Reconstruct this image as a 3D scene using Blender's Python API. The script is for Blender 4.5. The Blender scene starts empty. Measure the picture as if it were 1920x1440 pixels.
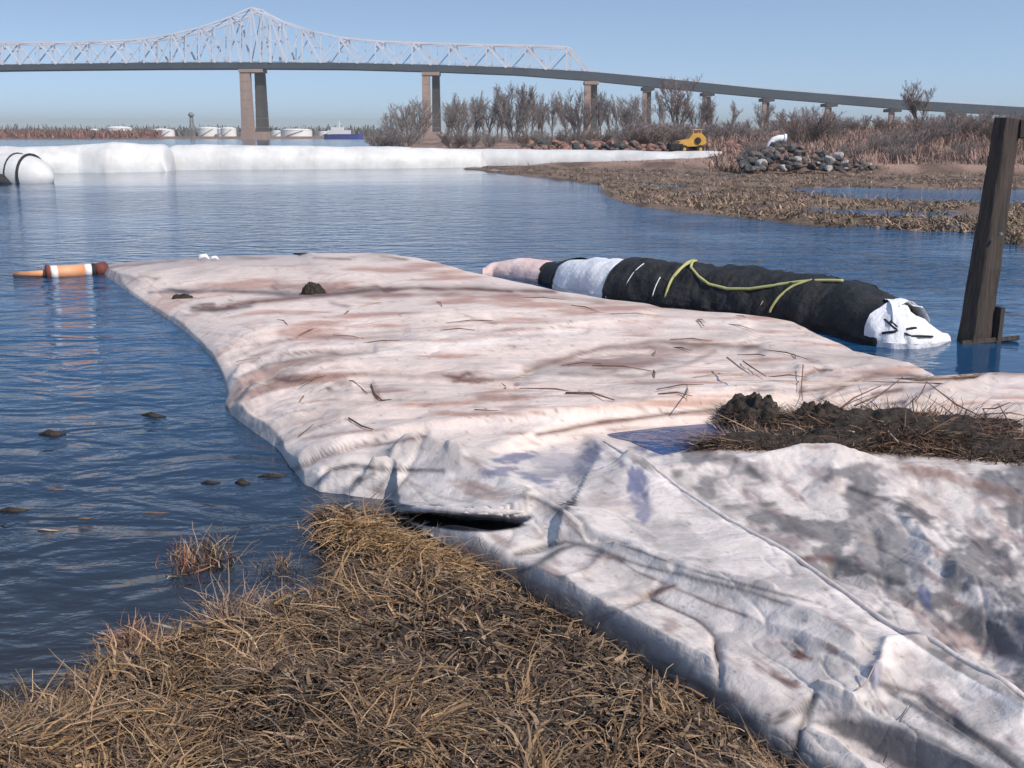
import bpy, math, random
import numpy as np
from mathutils import Vector, Matrix
random.seed(7)
RNG = np.random.default_rng(11)
sc = bpy.context.scene
COL = sc.collection

# ------------------------------------------------------------------ camera, sky, sun
F = 2059.0            # focal length in pixels of the 1920-wide photograph
HORIZON = 256.0
HC = 1.7
PITCH = math.atan((720 - HORIZON) / F)
cam_d = bpy.data.cameras.new('camera')
cam = bpy.data.objects.new('camera', cam_d)
COL.objects.link(cam)
cam.location = (0, 0, HC)
cam.rotation_euler = (math.pi / 2 - PITCH, 0, 0)
cam_d.sensor_width = 36
cam_d.lens = 36 * F / 1920
cam_d.clip_start = 0.05
cam_d.clip_end = 12000
sc.camera = cam

SUN_EL = math.radians(44)
SUN_AZ = math.radians(46)          # to the right of straight behind the camera
to_sun = Vector((math.sin(SUN_AZ) * math.cos(SUN_EL), -math.cos(SUN_AZ) * math.cos(SUN_EL), math.sin(SUN_EL)))
world = bpy.data.worlds.new('World')
sc.world = world
world.use_nodes = True
wn = world.node_tree.nodes
wn.clear()
sky = wn.new('ShaderNodeTexSky')
sky.sky_type = 'NISHITA'
sky.sun_disc = False
sky.sun_elevation = SUN_EL
sky.sun_rotation = math.atan2(to_sun.x, to_sun.y)
sky.air_density = 1.35
sky.dust_density = 0.15
sky.ozone_density = 0.8
sky.altitude = 0
stc = wn.new('ShaderNodeTexCoord')
smp = wn.new('ShaderNodeVectorMath'); smp.operation = 'MULTIPLY_ADD'
smp.inputs[1].default_value = (1, 1, 3.1); smp.inputs[2].default_value = (0, 0, 0.16)   # clear dry air: blue reaches low down the sky
world.node_tree.links.new(stc.outputs['Generated'], smp.inputs[0])
snm = wn.new('ShaderNodeVectorMath'); snm.operation = 'NORMALIZE'
world.node_tree.links.new(smp.outputs[0], snm.inputs[0]); world.node_tree.links.new(snm.outputs[0], sky.inputs['Vector'])
bg = wn.new('ShaderNodeBackground')
bg.inputs['Strength'].default_value = 0.15
wo = wn.new('ShaderNodeOutputWorld')
world.node_tree.links.new(sky.outputs[0], bg.inputs[0])
world.node_tree.links.new(bg.outputs[0], wo.inputs[0])
sun_d = bpy.data.lights.new('sun', 'SUN')
sun_d.energy = 3.5
sun_d.angle = math.radians(0.5)
sun_d.color = (1.0, 0.90, 0.77)
sun = bpy.data.objects.new('sun', sun_d)
sun.rotation_euler = to_sun.to_track_quat('Z', 'Y').to_euler()
COL.objects.link(sun)
sc.view_settings.view_transform = 'Standard'
sc.view_settings.look = 'None'
sc.view_settings.exposure = 0.43
sc.view_settings.gamma = 1.0
sc.cycles.max_bounces = 6
sc.cycles.transparent_max_bounces = 6
sc.cycles.volume_bounces = 0

# ------------------------------------------------------------------ layout maths
CP, SP = math.cos(PITCH), math.sin(PITCH)
def ray(u, v):
    a = (np.asarray(u, float) - 960) / F
    b = (720 - np.asarray(v, float)) / F
    return a, CP + SP * b, -SP + CP * b
def G(u, v, z=0.0):
    """point at height z seen at photo position u, v (below the horizon)"""
    dx, dy, dz = ray(u, v)
    t = (z - HC) / dz
    return np.stack([dx * t, dy * t, HC + dz * t], -1)
def P(u, v, Y):
    dx, dy, dz = ray(u, v)
    t = Y / dy
    return Vector((float(dx * t), float(Y), float(HC + dz * t)))
def X(u, Y):
    """x of photo column u at distance Y (near the horizon)"""
    return float((u - 960) / F * Y * CP)
def project(x, y, z):
    fx = y * CP - (z - HC) * SP
    up = y * SP + (z - HC) * CP
    return 960 + F * x / fx, 720 - F * up / fx

def sstep(a, b, x):
    t = np.clip((x - a) / (b - a), 0, 1)
    return t * t * (3 - 2 * t)
def vnoise(x, y, seed=0):
    x = np.asarray(x, float); y = np.asarray(y, float)
    xi = np.floor(x).astype(np.int64); yi = np.floor(y).astype(np.int64)
    fx = x - xi; fy = y - yi
    def h(a, b):
        n = (a * 374761393 + b * 668265263 + seed * 1442695040) & 0x7fffffff
        n = ((n ^ (n >> 13)) * 1274126177) & 0x7fffffff
        n = n ^ (n >> 16)
        return (n & 0xffff) / 65535.0
    ux = fx * fx * (3 - 2 * fx); uy = fy * fy * (3 - 2 * fy)
    return (h(xi, yi) * (1 - ux) + h(xi + 1, yi) * ux) * (1 - uy) + (h(xi, yi + 1) * (1 - ux) + h(xi + 1, yi + 1) * ux) * uy
def fbm(x, y, o=4, seed=0):
    s = 0; a = 0.5; n = 0
    for k in range(o):
        s = s + a * vnoise(x * 2 ** k + 13.7 * k, y * 2 ** k - 7.1 * k, seed + k); n += a; a *= 0.5
    return s / n
def seg_dist(U, V, poly, vs=1.0):
    """distance to a polyline and the side (+ above / left to right travel)"""
    best = np.full(U.shape, 1e9); side = np.zeros(U.shape); par = np.zeros(U.shape)
    L = 0
    n = len(poly) - 1
    for i in range(n):
        (ax, ay), (bx, by) = poly[i], poly[i + 1]
        ex, ey = bx - ax, (by - ay) * vs
        px, py = U - ax, (V - ay) * vs
        l2 = ex * ex + ey * ey + 1e-9
        t = np.clip((px * ex + py * ey) / l2, 0, 1)
        dx, dy = px - t * ex, py - t * ey
        d = np.hypot(dx, dy)
        m = d < best
        best = np.where(m, d, best)
        side = np.where(m, np.sign(-(ex * py - ey * px)), side)
        par = np.where(m, (i + t) / n, par)
    return best, side, par
def poly_sd(Xa, Ya, poly):
    """signed distance to a closed polygon, + inside"""
    poly = [tuple(p) for p in poly]
    d, _, _ = seg_dist(Xa, Ya, poly + [poly[0]])
    ins = np.zeros(Xa.shape, bool)
    n = len(poly)
    for i in range(n):
        (x1, y1), (x2, y2) = poly[i], poly[(i + 1) % n]
        if y1 == y2: continue
        c = ((y1 > Ya) != (y2 > Ya)) & (Xa < (x2 - x1) * (Ya - y1) / (y2 - y1) + x1)
        ins ^= c
    return np.where(ins, d, -d)

# ------------------------------------------------------------------ object helpers
def tag(o, label=None, cat=None, group=None, kind=None):
    if label: o['label'] = label
    if cat: o['category'] = cat
    if group: o['group'] = group
    if kind: o['kind'] = kind
    return o
def empty(name, loc=(0, 0, 0), rz=0.0):
    o = bpy.data.objects.new(name, None)
    o.location = loc; o.rotation_euler = (0, 0, rz)
    o.empty_display_size = 0.2
    COL.objects.link(o)
    return o
def link(name, me, parent=None, mat=None, loc=None):
    o = bpy.data.objects.new(name, me)
    COL.objects.link(o)
    if mat is not None:
        me.materials.clear(); me.materials.append(mat)
    if parent is not None: o.parent = parent
    if loc is not None: o.location = loc
    return o
def copy_tree(o, parent=None):
    c = o.copy(); COL.objects.link(c)
    if parent is not None: c.parent = parent
    for ch in list(o.children):
        copy_tree(ch, c)
    return c
def np_mesh(name, verts, quads, smooth=True, color=None):
    me = bpy.data.meshes.new(name)
    verts = np.ascontiguousarray(verts, dtype=np.float32)
    quads = np.ascontiguousarray(quads, dtype=np.int32)
    k = quads.shape[1]
    me.vertices.add(len(verts)); me.vertices.foreach_set('co', verts.ravel())
    me.loops.add(quads.size); me.loops.foreach_set('vertex_index', quads.ravel())
    me.polygons.add(len(quads))
    me.polygons.foreach_set('loop_start', np.arange(0, quads.size, k, dtype=np.int32))
    me.polygons.foreach_set('loop_total', np.full(len(quads), k, np.int32))
    me.polygons.foreach_set('use_smooth', np.full(len(quads), smooth))
    me.update(calc_edges=True)
    if color is not None:
        at = me.color_attributes.new('tint', 'FLOAT_COLOR', 'POINT')
        c4 = np.ones((len(verts), 4), np.float32); c4[:, :3] = color
        at.data.foreach_set('color', c4.ravel())
    return me
def grid_quads(nr, nc):
    i = np.arange(nr * nc).reshape(nr, nc)
    return np.stack([i[:-1, :-1], i[:-1, 1:], i[1:, 1:], i[1:, :-1]], -1).reshape(-1, 4)

class MB:
    """collects simple shapes into one mesh"""
    def __init__(s): s.v = []; s.f = []
    def add(s, vs, fs):
        n = len(s.v); s.v += [tuple(p) for p in vs]; s.f += [tuple(i + n for i in f) for f in fs]; return s
    def box(s, c, size, rot=None):
        c = Vector(c); h = [x / 2 for x in size]
        vs = []
        for z in (-1, 1):
            for x, y in ((-1, -1), (1, -1), (1, 1), (-1, 1)):
                p = Vector((x * h[0], y * h[1], z * h[2]))
                if rot is not None: p = rot @ p
                vs.append(c + p)
        return s.add(vs, [(3, 2, 1, 0), (4, 5, 6, 7), (0, 1, 5, 4), (1, 2, 6, 5), (2, 3, 7, 6), (3, 0, 4, 7)])
    def beam(s, a, b, w, h=None):
        a = Vector(a); b = Vector(b); d = b - a
        if d.length < 1e-6: return s
        h = h or w
        return s.box((a + b) / 2, (w, h, d.length), d.to_track_quat('Z', 'Y').to_matrix())
    def tube(s, pts, rad, n=8, cap=True, squash=None):
        pts = [Vector(p) for p in pts]
        if not hasattr(rad, '__len__'): rad = [rad] * len(pts)
        vs, fs = [], []
        prev = None
        for i, p in enumerate(pts):
            d = (pts[min(i + 1, len(pts) - 1)] - pts[max(i - 1, 0)]).normalized()
            if prev is None:
                up = Vector((0, 0, 1)) if abs(d.z) < 0.9 else Vector((1, 0, 0))
                x = d.cross(up).normalized()
            else:
                x = (prev - d * prev.dot(d)).normalized()
            prev = x
            y = x.cross(d)
            for k in range(n):
                a = 2 * math.pi * k / n
                q = x * math.cos(a) * rad[i] + y * math.sin(a) * rad[i]
                vs.append(p + q)
        for i in range(len(pts) - 1):
            for k in range(n):
                k2 = (k + 1) % n
                fs.append((i * n + k, i * n + k2, (i + 1) * n + k2, (i + 1) * n + k))
        if cap:
            fs.append(tuple(range(n))[::-1]); fs.append(tuple(range((len(pts) - 1) * n, len(pts) * n)))
        return s.add(vs, fs)
    def lathe(s, prof, c=(0, 0, 0), n=24):
        vs, fs = [], []
        for r, z in prof:
            for k in range(n):
                a = 2 * math.pi * k / n
                vs.append((c[0] + r * math.cos(a), c[1] + r * math.sin(a), c[2] + z))
        for i in range(len(prof) - 1):
            for k in range(n):
                k2 = (k + 1) % n
                fs.append((i * n + k, i * n + k2, (i + 1) * n + k2, (i + 1) * n + k))
        fs.append(tuple(range(n))[::-1]); fs.append(tuple(range((len(prof) - 1) * n, len(prof) * n)))
        return s.add(vs, fs)
    def mesh(s, name, smooth=False):
        me = bpy.data.meshes.new(name)
        me.from_pydata(s.v, [], s.f)
        if smooth: me.polygons.foreach_set('use_smooth', [True] * len(me.polygons))
        me.update()
        return me
    def build(s, name, mat, parent=None, smooth=False, loc=None):
        return link(name, s.mesh(name, smooth), parent, mat, loc)

# ------------------------------------------------------------------ materials
def new_mat(name):
    m = bpy.data.materials.new(name); m.use_nodes = True
    nt = m.node_tree
    b = nt.nodes['Principled BSDF']
    return m, nt, b
def N(nt, t, **kw):
    n = nt.nodes.new(t)
    for k, v in kw.items():
        if k in n.inputs: n.inputs[k].default_value = v
        else: setattr(n, k, v)
    return n
def noise_mat(name, c1, c2, scale=5.0, rough=0.8, bump=0.0, bscale=None, spec=0.3, coords='Object', metallic=0.0, detail=5, stretch=(1, 1, 1), c3=None):
    m, nt, b = new_mat(name)
    tc = N(nt, 'ShaderNodeTexCoord'); mp = N(nt, 'ShaderNodeMapping')
    mp.inputs['Scale'].default_value = stretch
    nt.links.new(tc.outputs[coords], mp.inputs[0])
    nz = N(nt, 'ShaderNodeTexNoise', Scale=scale, Detail=detail, Roughness=0.6)
    nt.links.new(mp.outputs[0], nz.inputs['Vector'])
    cr = N(nt, 'ShaderNodeValToRGB')
    cr.color_ramp.elements[0].position = 0.32; cr.color_ramp.elements[1].position = 0.68
    cr.color_ramp.elements[0].color = (*c1, 1); cr.color_ramp.elements[1].color = (*c2, 1)
    if c3:
        e = cr.color_ramp.elements.new(0.5); e.color = (*c3, 1)
    nt.links.new(nz.outputs[0], cr.inputs[0]); nt.links.new(cr.outputs[0], b.inputs['Base Color'])
    b.inputs['Roughness'].default_value = rough
    b.inputs['Specular IOR Level'].default_value = spec
    b.inputs['Metallic'].default_value = metallic
    if bump:
        n2 = N(nt, 'ShaderNodeTexNoise', Scale=bscale or scale * 4, Detail=5, Roughness=0.6)
        nt.links.new(mp.outputs[0], n2.inputs['Vector'])
        bp = N(nt, 'ShaderNodeBump', Strength=0.8, Distance=bump)
        nt.links.new(n2.outputs[0], bp.inputs['Height']); nt.links.new(bp.outputs[0], b.inputs['Normal'])
    return m
def tint_mat(name, rough=0.8, spec=0.3, var=0.25, scale=30.0, bump=0.0, bscale=60.0, translucent=0.0):
    """colour from the mesh's own tint attribute, broken up with noise"""
    m, nt, b = new_mat(name)
    at = N(nt, 'ShaderNodeVertexColor', layer_name='tint')
    tc = N(nt, 'ShaderNodeTexCoord')
    nz = N(nt, 'ShaderNodeTexNoise', Scale=scale, Detail=6, Roughness=0.65)
    nt.links.new(tc.outputs['Object'], nz.inputs['Vector'])
    mr = N(nt, 'ShaderNodeMapRange'); mr.inputs['From Min'].default_value = 0.3; mr.inputs['From Max'].default_value = 0.7
    mr.inputs['To Min'].default_value = 1 - var; mr.inputs['To Max'].default_value = 1 + var * 0.6
    nt.links.new(nz.outputs[0], mr.inputs[0])
    mx = N(nt, 'ShaderNodeVectorMath', operation='SCALE')
    nt.links.new(at.outputs[0], mx.inputs[0]); nt.links.new(mr.outputs[0], mx.inputs['Scale'])
    nt.links.new(mx.outputs[0], b.inputs['Base Color'])
    b.inputs['Roughness'].default_value = rough; b.inputs['Specular IOR Level'].default_value = spec
    if bump:
        n2 = N(nt, 'ShaderNodeTexNoise', Scale=bscale, Detail=6, Roughness=0.65)
        nt.links.new(tc.outputs['Object'], n2.inputs['Vector'])
        bp = N(nt, 'ShaderNodeBump', Strength=0.9, Distance=bump)
        nt.links.new(n2.outputs[0], bp.inputs['Height']); nt.links.new(bp.outputs[0], b.inputs['Normal'])
    return m

M = {}
M['ground'] = tint_mat('ground_earth', rough=0.95, var=0.4, scale=9.0, bump=0.03, bscale=14.0)
M['tarp'] = tint_mat('tarp_fabric', rough=0.62, spec=0.35, var=0.13, scale=14.0, bump=0.006, bscale=26.0)
def add_creases(m):
    nt = m.node_tree; b = nt.nodes['Principled BSDF']
    tc = N(nt, 'ShaderNodeTexCoord'); mp = N(nt, 'ShaderNodeMapping'); mp.inputs['Rotation'].default_value = (0, 0, 0.35); mp.inputs['Scale'].default_value = (0.7, 1.3, 1)
    nt.links.new(tc.outputs['Object'], mp.inputs[0])
    prev = None
    for sc_, dist in ((2.6, 0.022), (7.0, 0.005), (22.0, 0.0016)):
        nz = N(nt, 'ShaderNodeTexNoise', Scale=sc_, Detail=1.5, Distortion=0.6); nt.links.new(mp.outputs[0], nz.inputs['Vector'])
        sb = N(nt, 'ShaderNodeMath', operation='SUBTRACT'); nt.links.new(nz.outputs[0], sb.inputs[0]); sb.inputs[1].default_value = 0.5
        ab = N(nt, 'ShaderNodeMath', operation='ABSOLUTE'); nt.links.new(sb.outputs[0], ab.inputs[0])
        bp = N(nt, 'ShaderNodeBump', Strength=1.0, Distance=dist * 2.2)
        nt.links.new(ab.outputs[0], bp.inputs['Height'])
        if prev: nt.links.new(prev.outputs[0], bp.inputs['Normal'])
        prev = bp
    old = b.inputs['Normal'].links[0].from_node
    nt.links.new(prev.outputs[0], old.inputs['Normal'])
add_creases(M['tarp'])
M['hem'] = noise_mat('pale_fabric_edge', (0.46, 0.40, 0.385), (0.66, 0.60, 0.57), 18, 0.65, bump=0.004, bscale=60)
M['blade'] = tint_mat('dry_grass', rough=0.75, spec=0.2, var=0.2, scale=20.0)
M['truss'] = noise_mat('pale_painted_steel', (0.48, 0.50, 0.56), (0.62, 0.64, 0.72), 0.05, 0.6)
M['deck'] = noise_mat('dark_deck_steel', (0.035, 0.05, 0.065), (0.06, 0.08, 0.10), 0.05, 0.7)
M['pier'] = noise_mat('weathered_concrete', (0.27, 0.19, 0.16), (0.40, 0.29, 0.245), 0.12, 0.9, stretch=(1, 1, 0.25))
M['pier_dark'] = noise_mat('shade_toned_concrete', (0.04, 0.04, 0.043), (0.085, 0.08, 0.077), 0.12, 0.9, stretch=(1, 1, 0.25))  # concrete darkened to put the rear columns' shade into the colour
M['bark'] = noise_mat('grey_bark', (0.12, 0.105, 0.10), (0.23, 0.21, 0.195), 3, 0.9)
M['twig'] = noise_mat('twig_bark', (0.17, 0.145, 0.14), (0.29, 0.25, 0.24), 1, 0.9)
M['twig_red'] = noise_mat('reddish_twig_bark', (0.15, 0.11, 0.10), (0.26, 0.195, 0.175), 1, 0.9)
M['white_skin'] = noise_mat('white_coated_fabric', (0.50, 0.49, 0.48), (0.66, 0.655, 0.64), 0.9, 0.5, bump=0.05, bscale=1.3)
M['black_strap'] = noise_mat('black_webbing', (0.015, 0.015, 0.018), (0.04, 0.04, 0.045), 6, 0.7)
M['rock'] = noise_mat('rough_rock', (0.07, 0.06, 0.058), (0.21, 0.175, 0.155), 2.5, 0.9, bump=0.05, bscale=6, coords='Generated')
M['rock_pale'] = noise_mat('pale_rock', (0.28, 0.26, 0.25), (0.44, 0.41, 0.40), 2.5, 0.9, bump=0.05, bscale=6, coords='Generated')
M['rock_dark'] = noise_mat('dark_wet_rock', (0.03, 0.032, 0.033), (0.10, 0.095, 0.09), 2.5, 0.7, bump=0.05, bscale=6, coords='Generated')
M['brick'] = noise_mat('reddish_rubble', (0.14, 0.07, 0.055), (0.36, 0.21, 0.17), 2.5, 0.9, coords='Generated')
M['tank'] = noise_mat('white_tank_paint', (0.66, 0.66, 0.64), (0.80, 0.80, 0.78), 0.05, 0.5)
M['blue'] = noise_mat('blue_hull_paint', (0.03, 0.05, 0.22), (0.05, 0.08, 0.30), 0.1, 0.5)
M['yellow'] = noise_mat('yellow_machine_paint', (0.42, 0.22, 0.04), (0.60, 0.33, 0.08), 3.5, 0.5)
M['rubber'] = noise_mat('black_rubber', (0.012, 0.012, 0.012), (0.035, 0.034, 0.032), 5, 0.8)
M['white_paint'] = noise_mat('white_plastic', (0.68, 0.68, 0.70), (0.80, 0.80, 0.82), 2, 0.45)
M['steel'] = noise_mat('grey_steel', (0.16, 0.16, 0.17), (0.28, 0.28, 0.29), 0.4, 0.6)

# ------------------------------------------------------------------ water
def water_material():
    m, nt, b = new_mat('rippled_water')
    tc = N(nt, 'ShaderNodeTexCoord')
    sep = N(nt, 'ShaderNodeSeparateXYZ'); nt.links.new(tc.outputs['Object'], sep.inputs[0])
    mp = N(nt, 'ShaderNodeMapping'); mp.inputs['Rotation'].default_value = (0, 0, math.radians(-12)); mp.inputs['Scale'].default_value = (0.62, 1.1, 1)
    nt.links.new(tc.outputs['Object'], mp.inputs[0])
    n1 = N(nt, 'ShaderNodeTexNoise', Scale=1.9, Detail=2.5, Roughness=0.5, Distortion=1.1)
    n2 = N(nt, 'ShaderNodeTexNoise', Scale=9.0, Detail=3.0, Roughness=0.55, Distortion=0.3)
    big = N(nt, 'ShaderNodeTexNoise', Scale=0.22, Detail=3.0, Distortion=1.0)
    for n in (n1, n2, big): nt.links.new(mp.outputs[0], n.inputs['Vector'])
    a = N(nt, 'ShaderNodeMath', operation='MULTIPLY_ADD'); nt.links.new(n2.outputs[0], a.inputs[0]); a.inputs[1].default_value = 0.20
    nt.links.new(n1.outputs[0], a.inputs[2])
    # ripples die down in the lee of the long dam (between 26 and 40 m away)
    lee = N(nt, 'ShaderNodeMapRange'); lee.inputs['From Min'].default_value = 30; lee.inputs['From Max'].default_value = 41
    lee.inputs['To Min'].default_value = 1.0; lee.inputs['To Max'].default_value = 0.10
    nt.links.new(sep.outputs['Y'], lee.inputs[0])
    pm = N(nt, 'ShaderNodeMapRange'); pm.inputs['From Min'].default_value = 0.35; pm.inputs['From Max'].default_value = 0.65
    pm.inputs['To Min'].default_value = 0.35; pm.inputs['To Max'].default_value = 1.25
    nt.links.new(big.outputs[0], pm.inputs[0])
    # sheltered corner behind the tarp and the bag, and the shallows
    sx = N(nt, 'ShaderNodeMapRange'); sx.inputs['From Min'].default_value = 2.6; sx.inputs['From Max'].default_value = 3.6; nt.links.new(sep.outputs['X'], sx.inputs[0])
    sy = N(nt, 'ShaderNodeMapRange'); sy.inputs['From Min'].default_value = 9.0; sy.inputs['From Max'].default_value = 13.0; sy.inputs['To Min'].default_value = 1.0; sy.inputs['To Max'].default_value = 0.0; nt.links.new(sep.outputs['Y'], sy.inputs[0])
    sxy = N(nt, 'ShaderNodeMath', operation='MULTIPLY'); nt.links.new(sx.outputs[0], sxy.inputs[0]); nt.links.new(sy.outputs[0], sxy.inputs[1])
    sh2 = N(nt, 'ShaderNodeMapRange'); sh2.inputs['To Min'].default_value = 1.0; sh2.inputs['To Max'].default_value = 0.16; nt.links.new(sxy.outputs[0], sh2.inputs[0])
    lee2 = N(nt, 'ShaderNodeMath', operation='MULTIPLY'); nt.links.new(lee.outputs[0], lee2.inputs[0]); nt.links.new(sh2.outputs[0], lee2.inputs[1])
    ch = N(nt, 'ShaderNodeMapRange'); ch.inputs['From Min'].default_value = 9; ch.inputs['From Max'].default_value = 24; ch.inputs['To Min'].default_value = 1.0; ch.inputs['To Max'].default_value = 1.7
    nt.links.new(sep.outputs['Y'], ch.inputs[0])
    lee3 = N(nt, 'ShaderNodeMath', operation='MULTIPLY'); nt.links.new(lee2.outputs[0], lee3.inputs[0]); nt.links.new(ch.outputs[0], lee3.inputs[1])
    dm = N(nt, 'ShaderNodeMath', operation='MULTIPLY'); nt.links.new(lee3.outputs[0], dm.inputs[0]); dm.inputs[1].default_value = 0.095
    st = N(nt, 'ShaderNodeMath', operation='MULTIPLY'); nt.links.new(lee2.outputs[0], st.inputs[0]); nt.links.new(pm.outputs[0], st.inputs[1])
    bp = N(nt, 'ShaderNodeBump', Distance=0.095)
    dm2 = N(nt, 'ShaderNodeMath', operation='MULTIPLY'); nt.links.new(dm.outputs[0], dm2.inputs[0]); nt.links.new(pm.outputs[0], dm2.inputs[1])
    bp.inputs['Strength'].default_value = 1.0
    nt.links.new(dm2.outputs[0], bp.inputs['Distance'])
    nt.links.new(a.outputs[0], bp.inputs['Height']); nt.links.new(bp.outputs[0], b.inputs['Normal'])
    # silt: browner in the shallows close to the bank
    sh = N(nt, 'ShaderNodeMapRange'); sh.inputs['From Min'].default_value = 3.0; sh.inputs['From Max'].default_value = 9.0
    nt.links.new(sep.outputs['Y'], sh.inputs[0])
    cr = N(nt, 'ShaderNodeValToRGB')
    cr.color_ramp.elements[0].color = (0.022, 0.021, 0.022, 1); cr.color_ramp.elements[1].color = (0.010, 0.055, 0.13, 1)
    nt.links.new(sh.outputs[0], cr.inputs[0]); nt.links.new(cr.outputs[0], b.inputs['Base Color'])
    b.inputs['Roughness'].default_value = 0.09
    b.inputs['IOR'].default_value = 1.33
    return m
M['water'] = water_material()
wv = [(-3000, -30, 0), (3000, -30, 0), (3000, 5000, 0), (-3000, 5000, 0)]
wme = bpy.data.meshes.new('water'); wme.from_pydata(wv, [], [(0, 1, 2, 3)])
tag(link('water', wme, None, M['water']), 'blue rippled river water in front of and behind the dams', 'water', kind='structure')

# ------------------------------------------------------------------ ground, one sheet
def Gxy(u, v): return tuple(G(u, v)[:2])
BANK_PX = [(-120, 1385), (0, 1360), (60, 1365), (90, 1330), (140, 1325), (190, 1275), (240, 1280), (300, 1225), (350, 1212), (400, 1185), (450, 1192), (480, 1158), (560, 1140), (618, 1110), (630, 1060),
           (590, 1010), (588, 965), (640, 950), (760, 975), (900, 1050), (1100, 1180)]
bank_w = [Gxy(*p) for p in BANK_PX] + [(4.0, 3.0), (6.0, 2.0), (9, -8), (-9, -8), (-9, 1.2)]
MARSH_PX = [(820, 312), (900, 322), (1010, 332), (1110, 348), (1170, 382), (1280, 398), (1400, 412), (1540, 424), (1700, 436), (1830, 446), (1900, 462), (2000, 470), (2400, 480), (2400, 300), (1500, 300), (1200, 305)]
marsh_w = [Gxy(*p) for p in MARSH_PX]
POOL_PX = [(1500, 356), (1600, 352), (1720, 355), (1840, 357), (2100, 356), (2100, 376), (1850, 379), (1740, 377), (1620, 371), (1540, 364)]
pool_w = [Gxy(*p) for p in POOL_PX]
POOL2_PX = [(1560, 396), (1680, 399), (1790, 406), (1660, 405)]
pool2_w = [Gxy(*p) for p in POOL2_PX]
land_w = [(X(1440, 52), 52), (X(1370, 56), 56), (X(1000, 64), 64), (X(840, 95), 95), (X(760, 160), 160), (X(705, 290), 290), (X(690, 600), 600),
          (X(700, 3000), 3000), (2500, 3000), (2500, 40), (X(2300, 50), 50), (X(1900, 51), 51), (X(1650, 51), 51)]
def ground_height(x, y):
    z = np.full(x.shape, -0.7)
    sb = poly_sd(x, y, bank_w)
    nb = fbm(x * 3.1, y * 3.1, 4, 5)
    zb = -0.35 + 0.42 * sstep(-0.35, 0.12, sb) + sstep(0.0, 0.5, sb) * (0.26 * (nb - 0.47) + 0.04)
    z = np.where(sb > -0.5, np.maximum(z, zb), z)
    sm = poly_sd(x, y, marsh_w)
    nm = fbm(x * 0.9, y * 0.35, 4, 9)
    zm = -0.5 + 0.53 * sstep(-1.5, 0.6, sm + (nm - 0.5) * 1.8) + 0.20 * (nm - 0.44) * (sm > 0)
    sp = np.maximum(poly_sd(x, y, pool_w), poly_sd(x, y, pool2_w))
    zm = zm - 0.32 * sstep(-1.0, 0.6, sp + (nm - 0.5) * 3.0)
    z = np.where(sm > -3, np.maximum(z, zm), z)
    sl = poly_sd(x, y, land_w)
    nl = fbm(x * 0.22, y * 0.12, 4, 21)
    zl = -0.4 + 0.7 * sstep(-2, 2, sl) + 0.055 * np.clip(sl, 0, 38) + (nl - 0.5) * 0.9 * sstep(0, 8, sl)
    # the bank left of the scrub is low
    low = sstep(X(1250, 60) - 8, X(1250, 60) + 6, x * 60 / np.maximum(y, 60))
    zl = np.where(sl > 0, zl * (0.45 + 0.55 * low), zl)
    mu = x / np.maximum(y, 1) * F / CP + 960
    zl = zl + 0.45 * np.exp(-((y - np.interp(mu, [920, 1100, 1220, 1345], [68.8, 68.2, 67.2, 66.2])) / 1.7) ** 2) * sstep(975, 1040, mu) * (1 - sstep(1390, 1450, mu)) * (0.7 + 0.6 * nl)
    mound = 0.95 * np.exp(-((y - 54.0) / 1.3) ** 2) * np.interp(mu, [1375, 1430, 1500, 1560, 1650], [0, 0.9, 0.8, 0.5, 0.0]) - 0.2
    z = np.where((mound > 0) & (y > 50) & (y < 58), np.maximum(z, mound), z)
    z = np.where(sl > -3, np.maximum(z, zl), z)
    far = sstep(770, 800, y + 12 * (fbm(x * 0.01, y * 0, 3, 3) - 0.5))
    z = np.where(y > 700, np.maximum(z, -0.4 + 2.2 * far), z)
    return z, sb, sm, sl, nm, nl, nb
TARP_NEAR = [Gxy(*p) for p in [(640, 960), (800, 1010), (882, 1060), (980, 1120), (1100, 1190), (1222, 1265), (1332, 1340), (1430, 1415), (1620, 1550), (1900, 1760)]] + [(6, 1.2), (9, 6), (3, 8), (-1.0, 6.4)]
_gh = ground_height
def ground_height(x, y):
    r = _gh(x, y)
    sd = poly_sd(x, y, TARP_NEAR)
    k = sstep(-0.30, 0.02, sd); k2 = sstep(0.05, 0.35, sd)
    z = np.where((y < 9) & (y > 0), (r[0] * (1 - k) + np.minimum(r[0], 0.02) * k) - 0.22 * k2, r[0])
    return (z,) + tuple(r[1:])
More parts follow.
